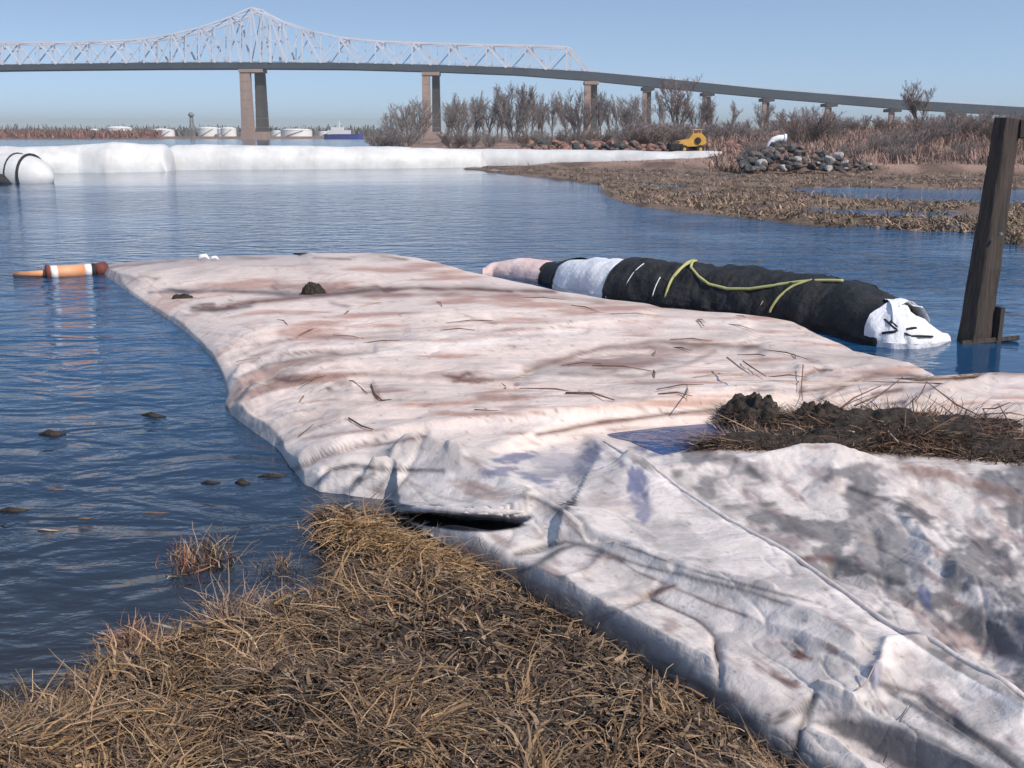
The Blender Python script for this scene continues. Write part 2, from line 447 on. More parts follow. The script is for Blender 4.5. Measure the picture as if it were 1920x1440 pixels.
def terrain():
    Y = np.concatenate([np.linspace(-7, 1.4, 30), np.geomspace(1.5, 9, 210), np.geomspace(9.1, 130, 300), np.geomspace(133, 6000, 70)])
    c = np.linspace(-1, 1, 420)
    w = (np.maximum(Y, 0) + 6) * 0.62
    x = c[None, :] * w[:, None]; y = np.repeat(Y[:, None], len(c), 1)
    z, sb, sm, sl, nm, nl, nb = ground_height(x, y)
    colr = np.zeros(x.shape + (3,)); colr[:] = (0.05, 0.045, 0.04)
    def mixc(mask, c1, c2, n):
        n = np.clip(n, 0, 1)[..., None]; cc = np.array(c1) * (1 - n) + np.array(c2) * n
        colr[:] = colr * (1 - mask[..., None]) + cc * mask[..., None]
    mixc(sstep(-0.4, 0.1, sb), (0.014, 0.011, 0.010), (0.034, 0.025, 0.019), sstep(0.35, 0.65, nb))
    g2 = fbm(x * 2.2, y * 0.9, 4, 33)
    mixc(sstep(-2, 0, sm), (0.085, 0.06, 0.045), (0.21, 0.145, 0.11), sstep(0.36, 0.62, g2 * 0.6 + nm * 0.4))
    mixc(sstep(-1, 2, sl), (0.13, 0.085, 0.065), (0.33, 0.215, 0.17), sstep(0.35, 0.62, fbm(x * 0.5, y * 0.25, 4, 41)))
    mixc((y > 700) * 1.0, (0.16, 0.10, 0.08), (0.30, 0.2, 0.16), nl)
    v = np.stack([x, y, z], -1).reshape(-1, 3)
    me = np_mesh('ground', v, grid_quads(len(Y), len(c)), True, colr.reshape(-1, 3))
    return tag(link('ground', me, None, M['ground']), 'muddy ground under the dead grass, marsh flat and far banks', 'ground', kind='structure')
terrain()
def gz(x, y):
    return float(ground_height(np.array([float(x)]), np.array([float(y)]))[0][0])

# ------------------------------------------------------------------ bridge
BY = 650.0
def build_bridge():
    root = empty('bridge', (X(475, BY), BY, 0))
    tag(root, 'long steel cantilever truss bridge on tall concrete piers crossing behind the river', 'bridge')
    inv = Matrix.Translation(-root.location)
    BACK = Vector((3.0, 13.0, 0))
    def lv(v): return v - root.location
    top = [(-800, 70), (-395, 66), (-330, 72), (-262, 77), (-195, 80), (-128, 80), (-62, 80), (5, 80), (72, 80), (138, 79), (205, 77), (270, 73), (322, 64), (374, 52), (432, 32), (471, 14),
           (507, 34), (567, 54), (636, 70), (704, 77), (773, 80), (842, 82), (912, 84), (985, 85), (1062, 88)]
    top = [p for p in top if p[0] > -420]
    us_l = [0, 130, 300, 475, 640, 808, 960, 1105, 1213, 1437, 1700, 1920, 2300]
    vs_t = [121, 119, 117, 116.5, 117.5, 121, 126, 134, 144, 167, 188, 201, 222]
    vs_b = [132, 130.5, 129, 128.5, 129.5, 134, 140, 151, 162, 183, 205, 217, 236]
    def dt(u): return float(np.interp(u, us_l, vs_t)) if u >= 0 else 121 + (-u) * 0.02
    def db(u): return float(np.interp(u, us_l, vs_b)) if u >= 0 else 132 + (-u) * 0.02
    # deck with fascia girders, parapets
    dd_ = [MB(), MB()]; pp_ = [MB(), MB()]; fl = MB()
    ulist = list(range(-420, 2320, 27))
    for i in range(len(ulist) - 1):
        a, b = ulist[i], ulist[i + 1]
        for d, off in zip(dd_, (Vector((0, 0, 0)), BACK)):
            A0, A1 = lv(P(a, dt(a), BY)) + off, lv(P(a, db(a), BY)) + off
            B0, B1 = lv(P(b, dt(b), BY)) + off, lv(P(b, db(b), BY)) + off
            t = Vector((0, 0.6, 0))
            d.add([A0, A1, B1, B0, A0 + t, A1 + t, B1 + t, B0 + t], [(0, 1, 2, 3), (7, 6, 5, 4), (0, 3, 7, 4), (1, 5, 6, 2), (0, 4, 5, 1), (3, 2, 6, 7)])
        mid = 0.45
        A = lv(P(a, dt(a) * (1 - mid) + db(a) * mid, BY)); B = lv(P(b, dt(b) * (1 - mid) + db(b) * mid, BY))
        h = Vector((0, 0, 0.8)); s = Vector((0, 0.7, 0)); e = BACK - Vector((0, 0.1, 0))
        fl.add([A + s, B + s, B + e, A + e, A + s + h, B + s + h, B + e + h, A + e + h], [(3, 2, 1, 0), (4, 5, 6, 7), (0, 1, 5, 4), (2, 3, 7, 6), (1, 2, 6, 5), (3, 0, 4, 7)])
        for par, off in zip(pp_, (Vector((0, 0, 0)), BACK)):
            par.beam(lv(P(a, dt(a), BY)) + off + Vector((0, 0.2, 1.1)), lv(P(b, dt(b), BY)) + off + Vector((0, 0.2, 1.1)), 0.22)
            par.beam(lv(P(a, dt(a), BY)) + off + Vector((0, 0.2, 0.02)), lv(P(a, dt(a), BY)) + off + Vector((0, 0.2, 1.1)), 0.22)
    for d in dd_: d.build('deck_girder', M['deck'], root)
    fl.build('roadway', M['deck'], root)
    for par in pp_: par.build('railing', M['truss'], root)
    for ti, off in enumerate((Vector((0, 0, 0)), BACK)):
        t = MB()
        w = 1.05
        tp = [lv(P(u, v, BY)) + off for u, v in top]
        bt = [lv(P(u, dt(u) + 1, BY)) + off for u, v in top]
        for i in range(len(tp) - 1):
            t.beam(tp[i], tp[i + 1], w)
        for i in range(len(tp)):
            t.beam(tp[i], bt[i], w * (0.8 if i != 15 else 1.4))
        # W web: each main diagonal leans down to the right, a lighter one back, sub-struts between
        for i in range(len(tp) - 1):
            m = (bt[i] + bt[i + 1]) / 2; mt = (tp[i] + tp[i + 1]) / 2
            t.beam(tp[i], m, w * 0.95); t.beam(m, tp[i + 1], w * 0.55)
            t.beam(m, mt, w * 0.4)
            if tp[i].z - bt[i].z > 16:
                q = (tp[i] + m) / 2; t.beam(q, (tp[i] + bt[i]) / 2, w * 0.4); q2 = (tp[i + 1] + m) / 2; t.beam(q2, (tp[i + 1] + bt[i + 1]) / 2, w * 0.4)
        e = lv(P(1098, dt(1098), BY)) + off
        t.beam(tp[-1], e, w)
        if ti == 0: t.beam(tp[15], tp[15] + Vector((0, 0, 2.4)), 0.5)
        t.build('truss', M['truss'], root)
    br = MB()
    for i, (u, v) in enumerate(top):
        a = lv(P(u, v, BY)); b = a + BACK
        br.beam(a, b, 0.7)
        z = Vector((0, 0, -3.2))
        br.beam(a + z, b + z, 0.5); br.beam(a, b + z, 0.4); br.beam(b, a + z, 0.4)
        if i < len(top) - 1:
            a2 = lv(P(*top[i + 1], BY)); br.beam(a, a2 + BACK, 0.4); br.beam(b, a2, 0.4)
    br.build('sway_brace', M['truss'], root)
    # piers: two shafts joined by a recessed web
    def pier(u, w, gap, big=False):
        z1 = lv(P(u, db(u), BY)).z - 0.15
        x = X(u, BY) - root.location.x
        k = 1.0
        def shaft(x0, y0, wt, wb, dt_, db_, mat):
            m = MB(); zb = -3.0; n = 8
            for j in range(n):
                za = zb + (z1 - 2.0 - zb) * j / n; zc = zb + (z1 - 2.0 - zb) * (j + 1) / n - 0.12
                fa = 1 - j / n; fc = 1 - (j + 1) / n
                a = wt + (wb - wt) * fa; c = wt + (wb - wt) * fc; b_ = dt_ + (db_ - dt_) * fa; e_ = dt_ + (db_ - dt_) * fc
                m.add([(x0 - a / 2, y0 - b_ / 2, za), (x0 + a / 2, y0 - b_ / 2, za), (x0 + a / 2, y0 + b_ / 2, za), (x0 - a / 2, y0 + b_ / 2, za),
                       (x0 - c / 2, y0 - e_ / 2, zc), (x0 + c / 2, y0 - e_ / 2, zc), (x0 + c / 2, y0 + e_ / 2, zc), (x0 - c / 2, y0 + e_ / 2, zc)],
                      [(3, 2, 1, 0), (4, 5, 6, 7), (0, 1, 5, 4), (1, 2, 6, 5), (2, 3, 7, 6), (3, 0, 4, 7)])
            return m
        if big:
            p = shaft(x - w * 0.24, 2.0, w * 0.44, w * 0.52, 4, 5, None).build('pier', M['pier'], root)
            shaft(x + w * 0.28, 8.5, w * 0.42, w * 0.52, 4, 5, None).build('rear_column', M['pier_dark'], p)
            MB().box((x + 0.3, 6, z1 - 1.0), (w * 1.02, 13, 1.8)).build('pier_cap', M['pier'], p)
            MB().box((x + w * 0.02, 5, 1.4), (w * 1.12, 11, 6.0)).build('footing', M['pier'], p)
        else:
            p = shaft(x - w * 0.27, 2.0, w * 0.36, w * 0.42, 2.4, 3, None).build('pier', M['pier'], root)
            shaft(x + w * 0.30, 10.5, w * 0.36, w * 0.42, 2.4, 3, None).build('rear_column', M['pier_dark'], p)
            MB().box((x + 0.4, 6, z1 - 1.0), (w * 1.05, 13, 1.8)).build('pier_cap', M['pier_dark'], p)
    pier(475, 13.4, 0, True); pier(808, 10.0, 0, True); pier(1107, 8.0, 0, True)
    for u in (1213, 1325, 1437, 1555, 1675, 1795, 1915): pier(u, 6.2, 0)
    pier(-230, 13.4, 0, True)
build_bridge()

# ------------------------------------------------------------------ far shore: tanks, ship, tower
TY = 880.0
tanks = [(222, 46, 239, 'low wide white storage tank at the left end of the tank row'),
         (184, 16, 244, 'smallest pale storage tank beside the reddish far bank'),
         (288, 34, 243, 'cream storage tank just left of the tall mast'),
         (322, 26, 245, 'pale squat storage tank directly below and left of the mast'),
         (383, 40, 240, 'cream domed storage tank just right of the mast'),
         (412, 14, 242, 'narrow white storage tank between two wide ones left of the pier'),
         (436, 28, 241, 'white storage tank touching the left side of the main bridge pier'),
         (515, 26, 247, 'low pale tank just right of the main bridge pier'),
         (562, 56, 244, 'widest white domed storage tank right of the main pier'),
         (606, 26, 249, 'low grey white tank beside the blue ship')]
for u, w, v, lab in tanks:
    r = w / 2 * TY / F; h = (262 - v) * TY / F * 0.92
    root = empty('storage_tank', (X(u, TY), TY + random.uniform(-15, 40), 0.6))
    tag(root, lab, 'storage tank', 'white storage tanks on the far shore')
    MB().lathe([(r, -1.5), (r, 0), (r, h * 0.8), (r * 1.01, h * 0.8), (r * 1.01, h * 0.83)], n=32).build('shell', M['tank'], root, smooth=False)
    MB().lathe([(r * 1.0, h * 0.835), (r * 0.9, h * 0.90), (r * 0.6, h * 0.97), (r * 0.25, h), (0.3, h * 1.01)], n=32).build('roof', M['tank'], root, smooth=True)
    s = MB()
    for k in range(12):
        a = -2.4 + k * 0.12
        s.beam((r * 1.02 * math.cos(a), r * 1.02 * math.sin(a), h * 0.8 * k / 12), (r * 1.02 * math.cos(a + .12), r * 1.02 * math.sin(a + .12), h * 0.8 * (k + 1) / 12), 0.5)
    s.build('stair', M['steel'], root)
# ship
ship = empty('ship', (X(648, 760), 752, 0.0))
tag(ship, 'blue hulled ship with white deckhouse moored at the right end of the tanks', 'ship')
hull = MB(); Ls = 26.0
secs = [(-1.0, 0.75, 1.0), (-0.8, 1, 1), (0.3, 1, 1), (0.75, 0.7, 1.05), (1.0, 0.05, 1.3)]
vs = []; fs = []
for t, wd, hh in secs:
    x = t * Ls / 2
    vs += [(x, -3.2 * wd * 0.7, -1.2), (x, -3.2 * wd, 3.2 * hh), (x, 3.2 * wd, 3.2 * hh), (x, 3.2 * wd * 0.7, -1.2)]
for i in range(len(secs) - 1):
    for k in range(4):
        fs.append((i * 4 + k, i * 4 + (k + 1) % 4, i * 4 + 4 + (k + 1) % 4, i * 4 + 4 + k))
fs += [(3, 2, 1, 0), tuple(range(len(vs) - 4, len(vs)))]
hull.add(vs, fs).build('hull', M['blue'], ship)
MB().box((-3, 0, 4.6), (15, 4.6, 2.6)).box((-4, 0, 6.9), (8, 4, 1.9)).build('deckhouse', M['tank'], ship)
MB().beam((-2.6, 0, 7.7), (-2.6, 0, 12), 0.6).beam((-4.2, 0, 10), (-1.2, 0, 10), 0.3).build('mast', M['white_paint'], ship)
# mast / water tower at u 361
mt = empty('lattice_mast', (X(361, 800), 800, 1.4))
tag(mt, 'thin grey tower with a bulky head standing among the white tanks', 'tower')
m = MB()
for sx, sy in ((1, 1), (1, -1), (-1, -1), (-1, 1)):
    m.beam((sx * 1.6, sy * 1.6, -2), (sx * 0.8, sy * 0.8, 14), 0.4)
for k in range(6):
    z0 = k * 2.4; r0 = 1.5 - .8 * z0 / 15; r1 = 1.5 - .8 * (z0 + 2.4) / 15
    m.beam((-r0, -r0, z0), (r1, -r1, z0 + 2.4), 0.25); m.beam((r0, -r0, z0), (-r1, -r1, z0 + 2.4), 0.25); m.beam((-r0, -r0, z0), (r0, -r0, z0), 0.25)
m.build('lattice', M['steel'], mt)
MB().lathe([(0.5, 13.6), (2.1, 14.4), (2.2, 15.8), (1.3, 16.8), (0.2, 17.1)], n=14).build('head', M['steel'], mt, smooth=True)

# ------------------------------------------------------------------ bare trees and brush
def grow(kind, seed, H):
    """returns (trunk MB, crown MB) of a leafless tree of height about H"""
    r = random.Random(seed)
    tr, cr = MB(), MB()
    def branch(p, d, L, rad, lvl):
        n = 4 if lvl < 2 else 3
        pts = [p]; q = p; dd = d.copy()
        for k in range(n):
            dd = (dd + Vector((r.uniform(-1, 1), r.uniform(-1, 1), r.uniform(-.4, .7))) * (0.16 if lvl < 2 else 0.26)).normalized()
            q = q + dd * (L / n); pts.append(q)
        rads = [rad * (1 - 0.62 * k / n) for k in range(n + 1)]
        (tr if lvl < 2 else cr).tube(pts, rads, 5 if lvl == 0 else 3, cap=False)
        if lvl >= kind['depth']: return
        nb = kind['n'][lvl]
        for k in range(nb):
            f = kind['lo'] + (1 - kind['lo']) * (k + r.random()) / nb if lvl == 0 else 0.2 + 0.8 * (k + r.random()) / nb
            f = min(f, 0.999)
            seg = f * n; i = int(seg); bp = pts[i].lerp(pts[i + 1], seg - i)
            az = r.uniform(0, 2 * math.pi)
            side = Vector((math.cos(az), math.sin(az), 0))
            nd = (dd * kind['up'] + side * r.uniform(0.55, 1.0) + Vector((0, 0, 0.35))).normalized()
            branch(bp, nd, L * kind['ratio'] * r.uniform(0.65, 1.1) * (1.12 - 0.5 * f if lvl == 0 else 1), max(rads[i] * 0.55, kind['rmin']), lvl + 1)
    for s in range(kind['stems']):
        a = r.uniform(0, 6.28)
        lean = kind['lean']
        d = Vector((math.cos(a) * lean, math.sin(a) * lean, 1)).normalized()
        branch(Vector((math.cos(a) * .1 * (kind['stems'] > 1), math.sin(a) * .1 * (kind['stems'] > 1), -0.4)), d, H * r.uniform(0.7, 0.8), kind['r'] * H, 0)
    return tr, cr
K_TREE = dict(stems=1, depth=4, n=(14, 8, 5, 4), lo=0.2, up=1.3, ratio=0.50, r=0.021, rmin=0.026, lean=0.06)
K_MULTI = dict(stems=4, depth=4, n=(10, 7, 4, 3), lo=0.14, up=1.2, ratio=0.50, r=0.015, rmin=0.026, lean=0.36)
K_BUSH = dict(stems=16, depth=3, n=(7, 5, 4), lo=0.1, up=0.9, ratio=0.5, r=0.009, rmin=0.012, lean=0.85)
protos = {}
def proto_mesh(key, kind, seed, H):
    tr, cr = grow(kind, seed, H)
    protos[key] = (tr.mesh('trunk_' + key), cr.mesh('crown_' + key), max(p[2] for p in cr.v) * 0.97)
for s in range(4): proto_mesh('tree%d' % s, K_TREE, 100 + s, 12.0)
for s in range(3): proto_mesh('multi%d' % s, K_MULTI, 200 + s, 10.0)
for s in range(4): proto_mesh('bush%d' % s, K_BUSH, 300 + s, 3.0)
for k, (a, b, h) in protos.items():
    a.materials.append(M['bark']); b.materials.append(M['twig'])
def place_plant(name, key, u, vtop, Y, label, cat, group, crownmat=None, wide=1.0):
    x = X(u, Y); zg = gz(x, Y)
    ztop = HC + (HORIZON - vtop) * Y / F * CP * CP
    tm, cm, H = protos[key]
    s = (ztop - zg) / (H * 1.0)
    o = empty(name, (x, Y, zg), random.uniform(0, 6.28))
    o.scale = (s * wide, s * wide, s)
    tag(o, label, cat, group)
    t = link('trunk' if 'bush' not in key else 'stem', tm, o); c = link('crown' if 'bush' not in key else 'twigs', cm, o)
    if crownmat:
        c.material_slots[0].link = 'OBJECT'; c.material_slots[0].material = M[crownmat]
    return o
trees = [
 (742, 205, 200, 'multi0', 'low spreading bare tree at the left end of the tree line'),
 (768, 188, 205, 'multi1', 'round bare tree against the left side of the second pier'),
 (790, 180, 215, 'multi2', 'bushy bare tree partly in front of the second bridge pier'),
 (838, 176, 215, 'tree0', 'thin bare tree just right of the second bridge pier'),
 (862, 186, 205, 'multi1', 'many stemmed bare tree right of the second pier'),
 (893, 178, 210, 'tree1', 'slim bare tree between the second pier and the tall grey trees'),
 (914, 166, 210, 'tree2', 'bare tree with upright branches left of the tallest trunk'),
 (938, 160, 212, 'tree3', 'tall grey bare tree beside the thickest trunk'),
 (962, 152, 205, 'multi0', 'tallest bare tree with the thickest dark trunk midway between two piers'),
 (990, 158, 210, 'tree1', 'bare tree with fanned branches right of the tallest trunk'),
 (1014, 176, 210, 'tree0', 'small bare tree before the gap left of the third pier'),
 (1062, 176, 205, 'tree2', 'bare tree in front of the third pier, left side'),
 (1085, 166, 200, 'multi2', 'bare tree crossing the left column of the third pier'),
 (1128, 172, 200, 'tree3', 'bare tree just right of the third pier'),
 (1158, 178, 195, 'tree0', 'forked bare tree between the third and fourth piers'),
 (1184, 176, 190, 'multi1', 'bare tree left of the fourth pier'),
 (1240, 168, 170, 'tree1', 'narrow bare tree right of the fourth pier'),
 (1272, 142, 150, 'multi1', 'slender pinkish tree rising above the bridge deck'),
 (1306, 182, 150, 'multi0', 'bare tree behind the yellow machine'),
 (1338, 178, 150, 'multi2', 'broad bare tree below the fifth pier'),
 (1372, 188, 145, 'tree3', 'pale bare tree right of the fifth pier'),
 (1428, 192, 140, 'multi1', 'bare tree in front of the sixth pier'),
 (1462, 204, 135, 'tree0', 'small bare tree right of the sixth pier'),
 (1518, 196, 110, 'multi0', 'dense grey bare tree left of the seventh pier'),
 (1548, 206, 120, 'multi2', 'low bare tree at the foot of the seventh pier'),
 (1622, 214, 115, 'multi1', 'low grey tree between the seventh and eighth piers'),
 (1722, 150, 88, 'multi2', 'tall pinkish brown tree rising above the low end of the bridge'),
 (1782, 198, 85, 'multi2', 'wide grey brown tree near the low end of the bridge'),
 (1842, 200, 80, 'multi1', 'grey brown tree just left of the top of the timber post'),
 (1905, 206, 78, 'multi0', 'grey brown tree behind the top of the timber post'),
]
for u, v, Y, key, lab in trees:
    place_plant('bare_tree', key, u, v, Y, lab, 'tree', 'bare trees on the far bank', 'twig_red' if u in (1272, 1722) else None, 1.0 if 'tree' in key else 1.05)
for i in range(17):
    u = 845 + i * 21.5 + random.uniform(-5, 5)
    place_plant('bare_tree', random.choice(['tree0', 'tree1', 'tree2', 'tree3', 'multi1']), u, random.uniform(168, 200), random.uniform(215, 260), 'slim grey bare tree within the dense row behind the tallest trunks', 'tree', 'bare trees packed in the far row')
for i in range(26):
    u = 1190 + i * 28 + random.uniform(-9, 9)
    place_plant('bare_bush', 'bush%d' % (i % 4), u, np.interp(u, [1190, 1400, 1900], [232, 228, 214]) + random.uniform(-8, 8), random.uniform(84, 120), 'leafless grey brush in the unbroken thicket along the right skyline', 'bush', 'thicket along the right skyline', 'twig_red' if i % 2 else None, 1.5)
bushes = [
 (712, 246, 190, 'first low bush at the water end of the tree line'), (730, 240, 185, 'low dark bush at the left foot of the tree line'),
 (760, 236, 180, 'bush at the foot of the second pier'), (850, 240, 150, 'low bush right of the foot of the second pier'),
 (880, 238, 150, 'grey bush under the slim bare tree'), (915, 242, 140, 'grey bush left of the thickest trunk'), (990, 240, 130, 'bush right of the thickest trunk'),
 (1035, 238, 120, 'bush beside the start of the red rubble'), (1078, 234, 120, 'bush in front of the third pier'), (1125, 236, 120, 'bush right of the third pier foot'),
 (1168, 238, 110, 'bush above the red rubble'), (1205, 226, 105, 'purplish brush left of the yellow machine'), (1235, 222, 105, 'purplish brush touching the yellow machine'),
 (1265, 226, 110, 'brush behind the yellow machine'), (1352, 232, 110, 'brush right of the yellow machine'), (1398, 236, 100, 'brush between the yellow machine and the white pipe'),
 (1440, 232, 100, 'brush behind the white pipe'), (1488, 232, 82, 'dark brush right of the white pipe'), (1508, 202, 74, 'large round dark bush right of the white pipe'),
 (1540, 212, 74, 'large dark bush leaning on its round neighbour'), (1575, 238, 76, 'sparse bush on the pinkish bank'), (1640, 250, 62, 'low dark bush above the end of the rocks'),
 (1668, 246, 60, 'widest low dark bush on the lower bank'), (1700, 236, 64, 'bush under the tall pinkish tree'), (1735, 218, 66, 'thick grey bush under the tall pinkish tree'),
 (1758, 210, 70, 'tall grey bush right of the tall pinkish tree'), (1800, 214, 74, 'grey bush on the upper bank'), (1835, 212, 72, 'grey bush left of the timber post top'),
 (1872, 210, 72, 'grey bush just behind the timber post'), (1915, 212, 74, 'grey bush at the right border'), (1600, 226, 95, 'bush on the skyline of the pinkish bank'),
 (1650, 224, 95, 'second skyline bush on the pinkish bank'), (1320, 238, 100, 'brush directly above the yellow machine'), (1470, 262, 58, 'small dark bush between white pipe and rocks'),
 (1420, 262, 60, 'small dark bush just left of the white pipe'), (1600, 268, 56, 'small bush just above the rocks'), (1745, 270, 58, 'small bush low on the right bank'),
 (1810, 262, 60, 'reddish bush low on the right bank'), (1690, 268, 56, 'dark bush at the bottom of the right bank')]
for i, (u, v, Y, lab) in enumerate(bushes):
    place_plant('bare_bush', 'bush%d' % (i % 4), u, v, Y, lab, 'bush', 'leafless bushes on the far bank', 'twig_red' if i % 3 == 0 else None, 1.25)

# ------------------------------------------------------------------ blades
def blades(name, roots, length, width, lean, tints, seed=1, segs=4, droop=0.6, dirs=None, mat='blade'):
    """thin curved ribbons, one mesh"""
    rg = np.random.default_rng(seed)
    n = len(roots)
    az = rg.uniform(0, 2 * np.pi, n) if dirs is None else dirs + rg.normal(0, 0.7, n)
    L = length * rg.uniform(0.3, 1.35, n)
    ln = np.clip(lean + rg.normal(0, 0.35, n), 0.02, 1.75)
    pts = np.zeros((n, segs + 1, 3)); pts[:, 0] = roots
    ang = ln.copy()
    saz = az.copy()
    for k in range(segs):
        st = L / segs
        pts[:, k + 1, 0] = pts[:, k, 0] + np.sin(ang) * np.cos(saz) * st
        pts[:, k + 1, 1] = pts[:, k, 1] + np.sin(ang) * np.sin(saz) * st
        pts[:, k + 1, 2] = pts[:, k, 2] + np.cos(ang) * st
        ang = ang + droop * rg.uniform(0.2, 1.2, n) / segs * 2
        saz = saz + rg.normal(0, 0.35, n)
    sd = np.stack([-np.sin(az), np.cos(az), rg.normal(0, 0.5, n)], -1)
    sd /= np.linalg.norm(sd, axis=1)[:, None]
    w = width * rg.uniform(0.45, 1.7, n)
    taper = np.linspace(1, 0.25, segs + 1)
    off = sd[:, None, :] * (w[:, None, None] * taper[None, :, None] / 2)
    V = np.stack([pts - off, pts + off], 2).reshape(n, -1, 3)
    base = np.arange(n)[:, None] * (2 * (segs + 1))
    q = []
    for k in range(segs):
        q.append(np.stack([base[:, 0] + 2 * k, base[:, 0] + 2 * k + 1, base[:, 0] + 2 * k + 3, base[:, 0] + 2 * k + 2], -1))
    q = np.stack(q, 1).reshape(-1, 4)
    t = np.array(tints); ci = rg.integers(0, len(t), n)
    c = t[ci] * rg.uniform(0.6, 1.3, (n, 1))
    c = np.repeat(c[:, None, :], 2 * (segs + 1), 1).reshape(-1, 3)
    return np_mesh(name, V.reshape(-1, 3), q, False, c)
STRAW = [(0.24, 0.155, 0.09), (0.31, 0.205, 0.12), (0.20, 0.12, 0.075), (0.10, 0.065, 0.045), (0.13, 0.09, 0.07), (0.06, 0.045, 0.035), (0.42, 0.30, 0.19), (0.20, 0.15, 0.12)]

# near bank grass
def in_px_region(n, poly, ub, vb, rg):
    out_u, out_v = [], []
    while sum(len(a) for a in out_u) < n:
        u = rg.uniform(ub[0], ub[1], n); v = rg.uniform(vb[0], vb[1], n)
        m = poly_sd(u, v, poly) > 0
        out_u.append(u[m]); out_v.append(v[m])
    return np.concatenate(out_u)[:n], np.concatenate(out_v)[:n]
GRASS_PX = [(-160, 1400), (0, 1375), (50, 1378), (90, 1345), (140, 1338), (190, 1290), (240, 1290), (300, 1240), (350, 1225), (400, 1200), (450, 1205), (480, 1170), (540, 1165), (585, 1140), (612, 1100), (622, 1050),
            (592, 1010), (588, 975), (630, 960), (735, 966), (830, 1005), (940, 1060), (1140, 1180), (1290, 1275), (1440, 1380), (1700, 1640), (1700, 1800), (-160, 1800)]
rg = np.random.default_rng(5)
u, v = in_px_region(60000, GRASS_PX, (-160, 1700), (950, 1800), rg)
gp = G(u, v)
cl = fbm(gp[:, 0] * 3.6, gp[:, 1] * 3.6, 4, 77)
keep = rg.uniform(0, 1, len(cl)) < sstep(0.37, 0.50, cl) * 0.6 + 0.4
gp = gp[keep]
hz = ground_height(gp[:, 0], gp[:, 1])[0]
gp[:, 2] = hz - 0.01
flow = 2.2 + 2.6 * fbm(gp[:, 0] * 1.1, gp[:, 1] * 1.1, 2, 91)
gme = blades('dead_grass', gp, 0.135, 0.0042, 1.1, STRAW, 3, 5, 0.85, dirs=flow)
# matted flattened clumps: wider blades combed one way per clump
u, v = in_px_region(26000, GRASS_PX, (-160, 1700), (950, 1800), rg)
g3 = G(u, v); c3 = fbm(g3[:, 0] * 3.4, g3[:, 1] * 3.4, 3, 177); g3 = g3[(c3 > 0.5) & (fbm(g3[:, 0] * 3.6, g3[:, 1] * 3.6, 4, 77) > 0.40)]
cell = vnoise(np.round(g3[:, 0] * 5), np.round(g3[:, 1] * 5), 55)
g3[:, 2] = ground_height(g3[:, 0], g3[:, 1])[0] + 0.015
mat_me = blades('matted_grass', g3, 0.17, 0.0062, 1.45, [(0.27, 0.17, 0.095), (0.34, 0.225, 0.13), (0.18, 0.115, 0.072), (0.10, 0.068, 0.048), (0.30, 0.185, 0.095)], 33, 5, 0.3, dirs=cell * 9)
tag(link('matted_grass', mat_me, None, M['blade']), 'flattened golden straw lying in clumps over the dead grass of the near bank', 'grass', kind='stuff')
tag(link('dead_grass', gme, None, M['blade']), 'matted straw brown dead marsh grass covering the near bank', 'grass', kind='stuff')
u, v = in_px_region(16000, GRASS_PX, (-160, 1700), (950, 1800), rg)
g4 = G(u, v); g4[:, 2] = ground_height(g4[:, 0], g4[:, 1])[0] + 0.012
lit = blades('leaf_litter', g4, 0.055, 0.010, 1.5, [(0.13, 0.085, 0.06), (0.08, 0.055, 0.04), (0.20, 0.14, 0.09), (0.05, 0.038, 0.03), (0.26, 0.18, 0.12)], 34, 2, 0.2)
tag(link('leaf_litter', lit, None, M['blade']), 'broken brown flakes and dark litter lying between the dead grass stems', 'litter', kind='stuff')
for i in range(9):
    u0, v0 = [(70, 1355), (125, 1318), (205, 1275), (285, 1228), (345, 1212), (455, 1180), (560, 1128), (605, 1060), (585, 1015)][i]
    uu = u0 + rg.normal(0, 16, 90); vv = v0 - 8 + rg.normal(0, 8, 90)
    p = G(uu, vv); p[:, 2] = np.maximum(ground_height(p[:, 0], p[:, 1])[0], -0.02); c0 = p.mean(0); c0[2] = 0
    me = blades('drowned_tuft', p - c0, 0.07, 0.0055, 1.0, STRAW, 140 + i, 4, 0.8)
    tag(link('drowned_tuft', me, None, M['blade'], tuple(c0)), 'small half drowned grass tuft on the ragged water line of the bank', 'grass tuft', 'half drowned tufts along the water line')
# long blades combed along the tarp edge
e = rg.uniform(0, 1, 1500)
eu = 620 + e * 230 + rg.normal(0, 22, 1500); ev = 985 + e * 95 + np.abs(rg.normal(0, 22, 1500)) + 5
ep = G(eu, ev); ep[:, 2] = ground_height(ep[:, 0], ep[:, 1])[0] + 0.02
ed = blades('combed_grass', ep, 0.17, 0.005, 1.45, [(0.38, 0.23, 0.11), (0.44, 0.29, 0.15), (0.28, 0.17, 0.09)], 8, 5, 0.3, dirs=np.full(1500, -0.9))
tag(link('combed_grass', ed, None, M['blade']), 'golden dry grass swept along the tarp edge at the bank tip', 'grass', kind='stuff')

# little tufts in the shallows
tufts = [(350, 1060, 60, 0.13, [(0.26, 0.15, 0.09), (0.40, 0.29, 0.18), (0.24, 0.08, 0.05)], 'reddish brown grass tuft standing in the shallow water'),
         (402, 1045, 55, 0.15, STRAW, 'taller pale grass tuft right beside the reddish one'),
         (520, 1065, 70, 0.09, STRAW, 'flattened dry tuft in the water near the bank corner'),
         (255, 1205, 170, 0.10, [(0.30, 0.17, 0.12), (0.24, 0.14, 0.10), (0.36, 0.22, 0.15)], 'rounded brown weed clump at the left tip of the bank'),
         (430, 1160, 90, 0.18, [(0.30, 0.19, 0.14), (0.36, 0.26, 0.18)], 'upright weed clump on the bank edge by the bleached stick'),
         (520, 1135, 70, 0.09, STRAW, 'low tuft at the water edge below the floating stick'),
         (25, 1352, 60, 0.14, STRAW, 'grey green tuft at the left border of the bank')]
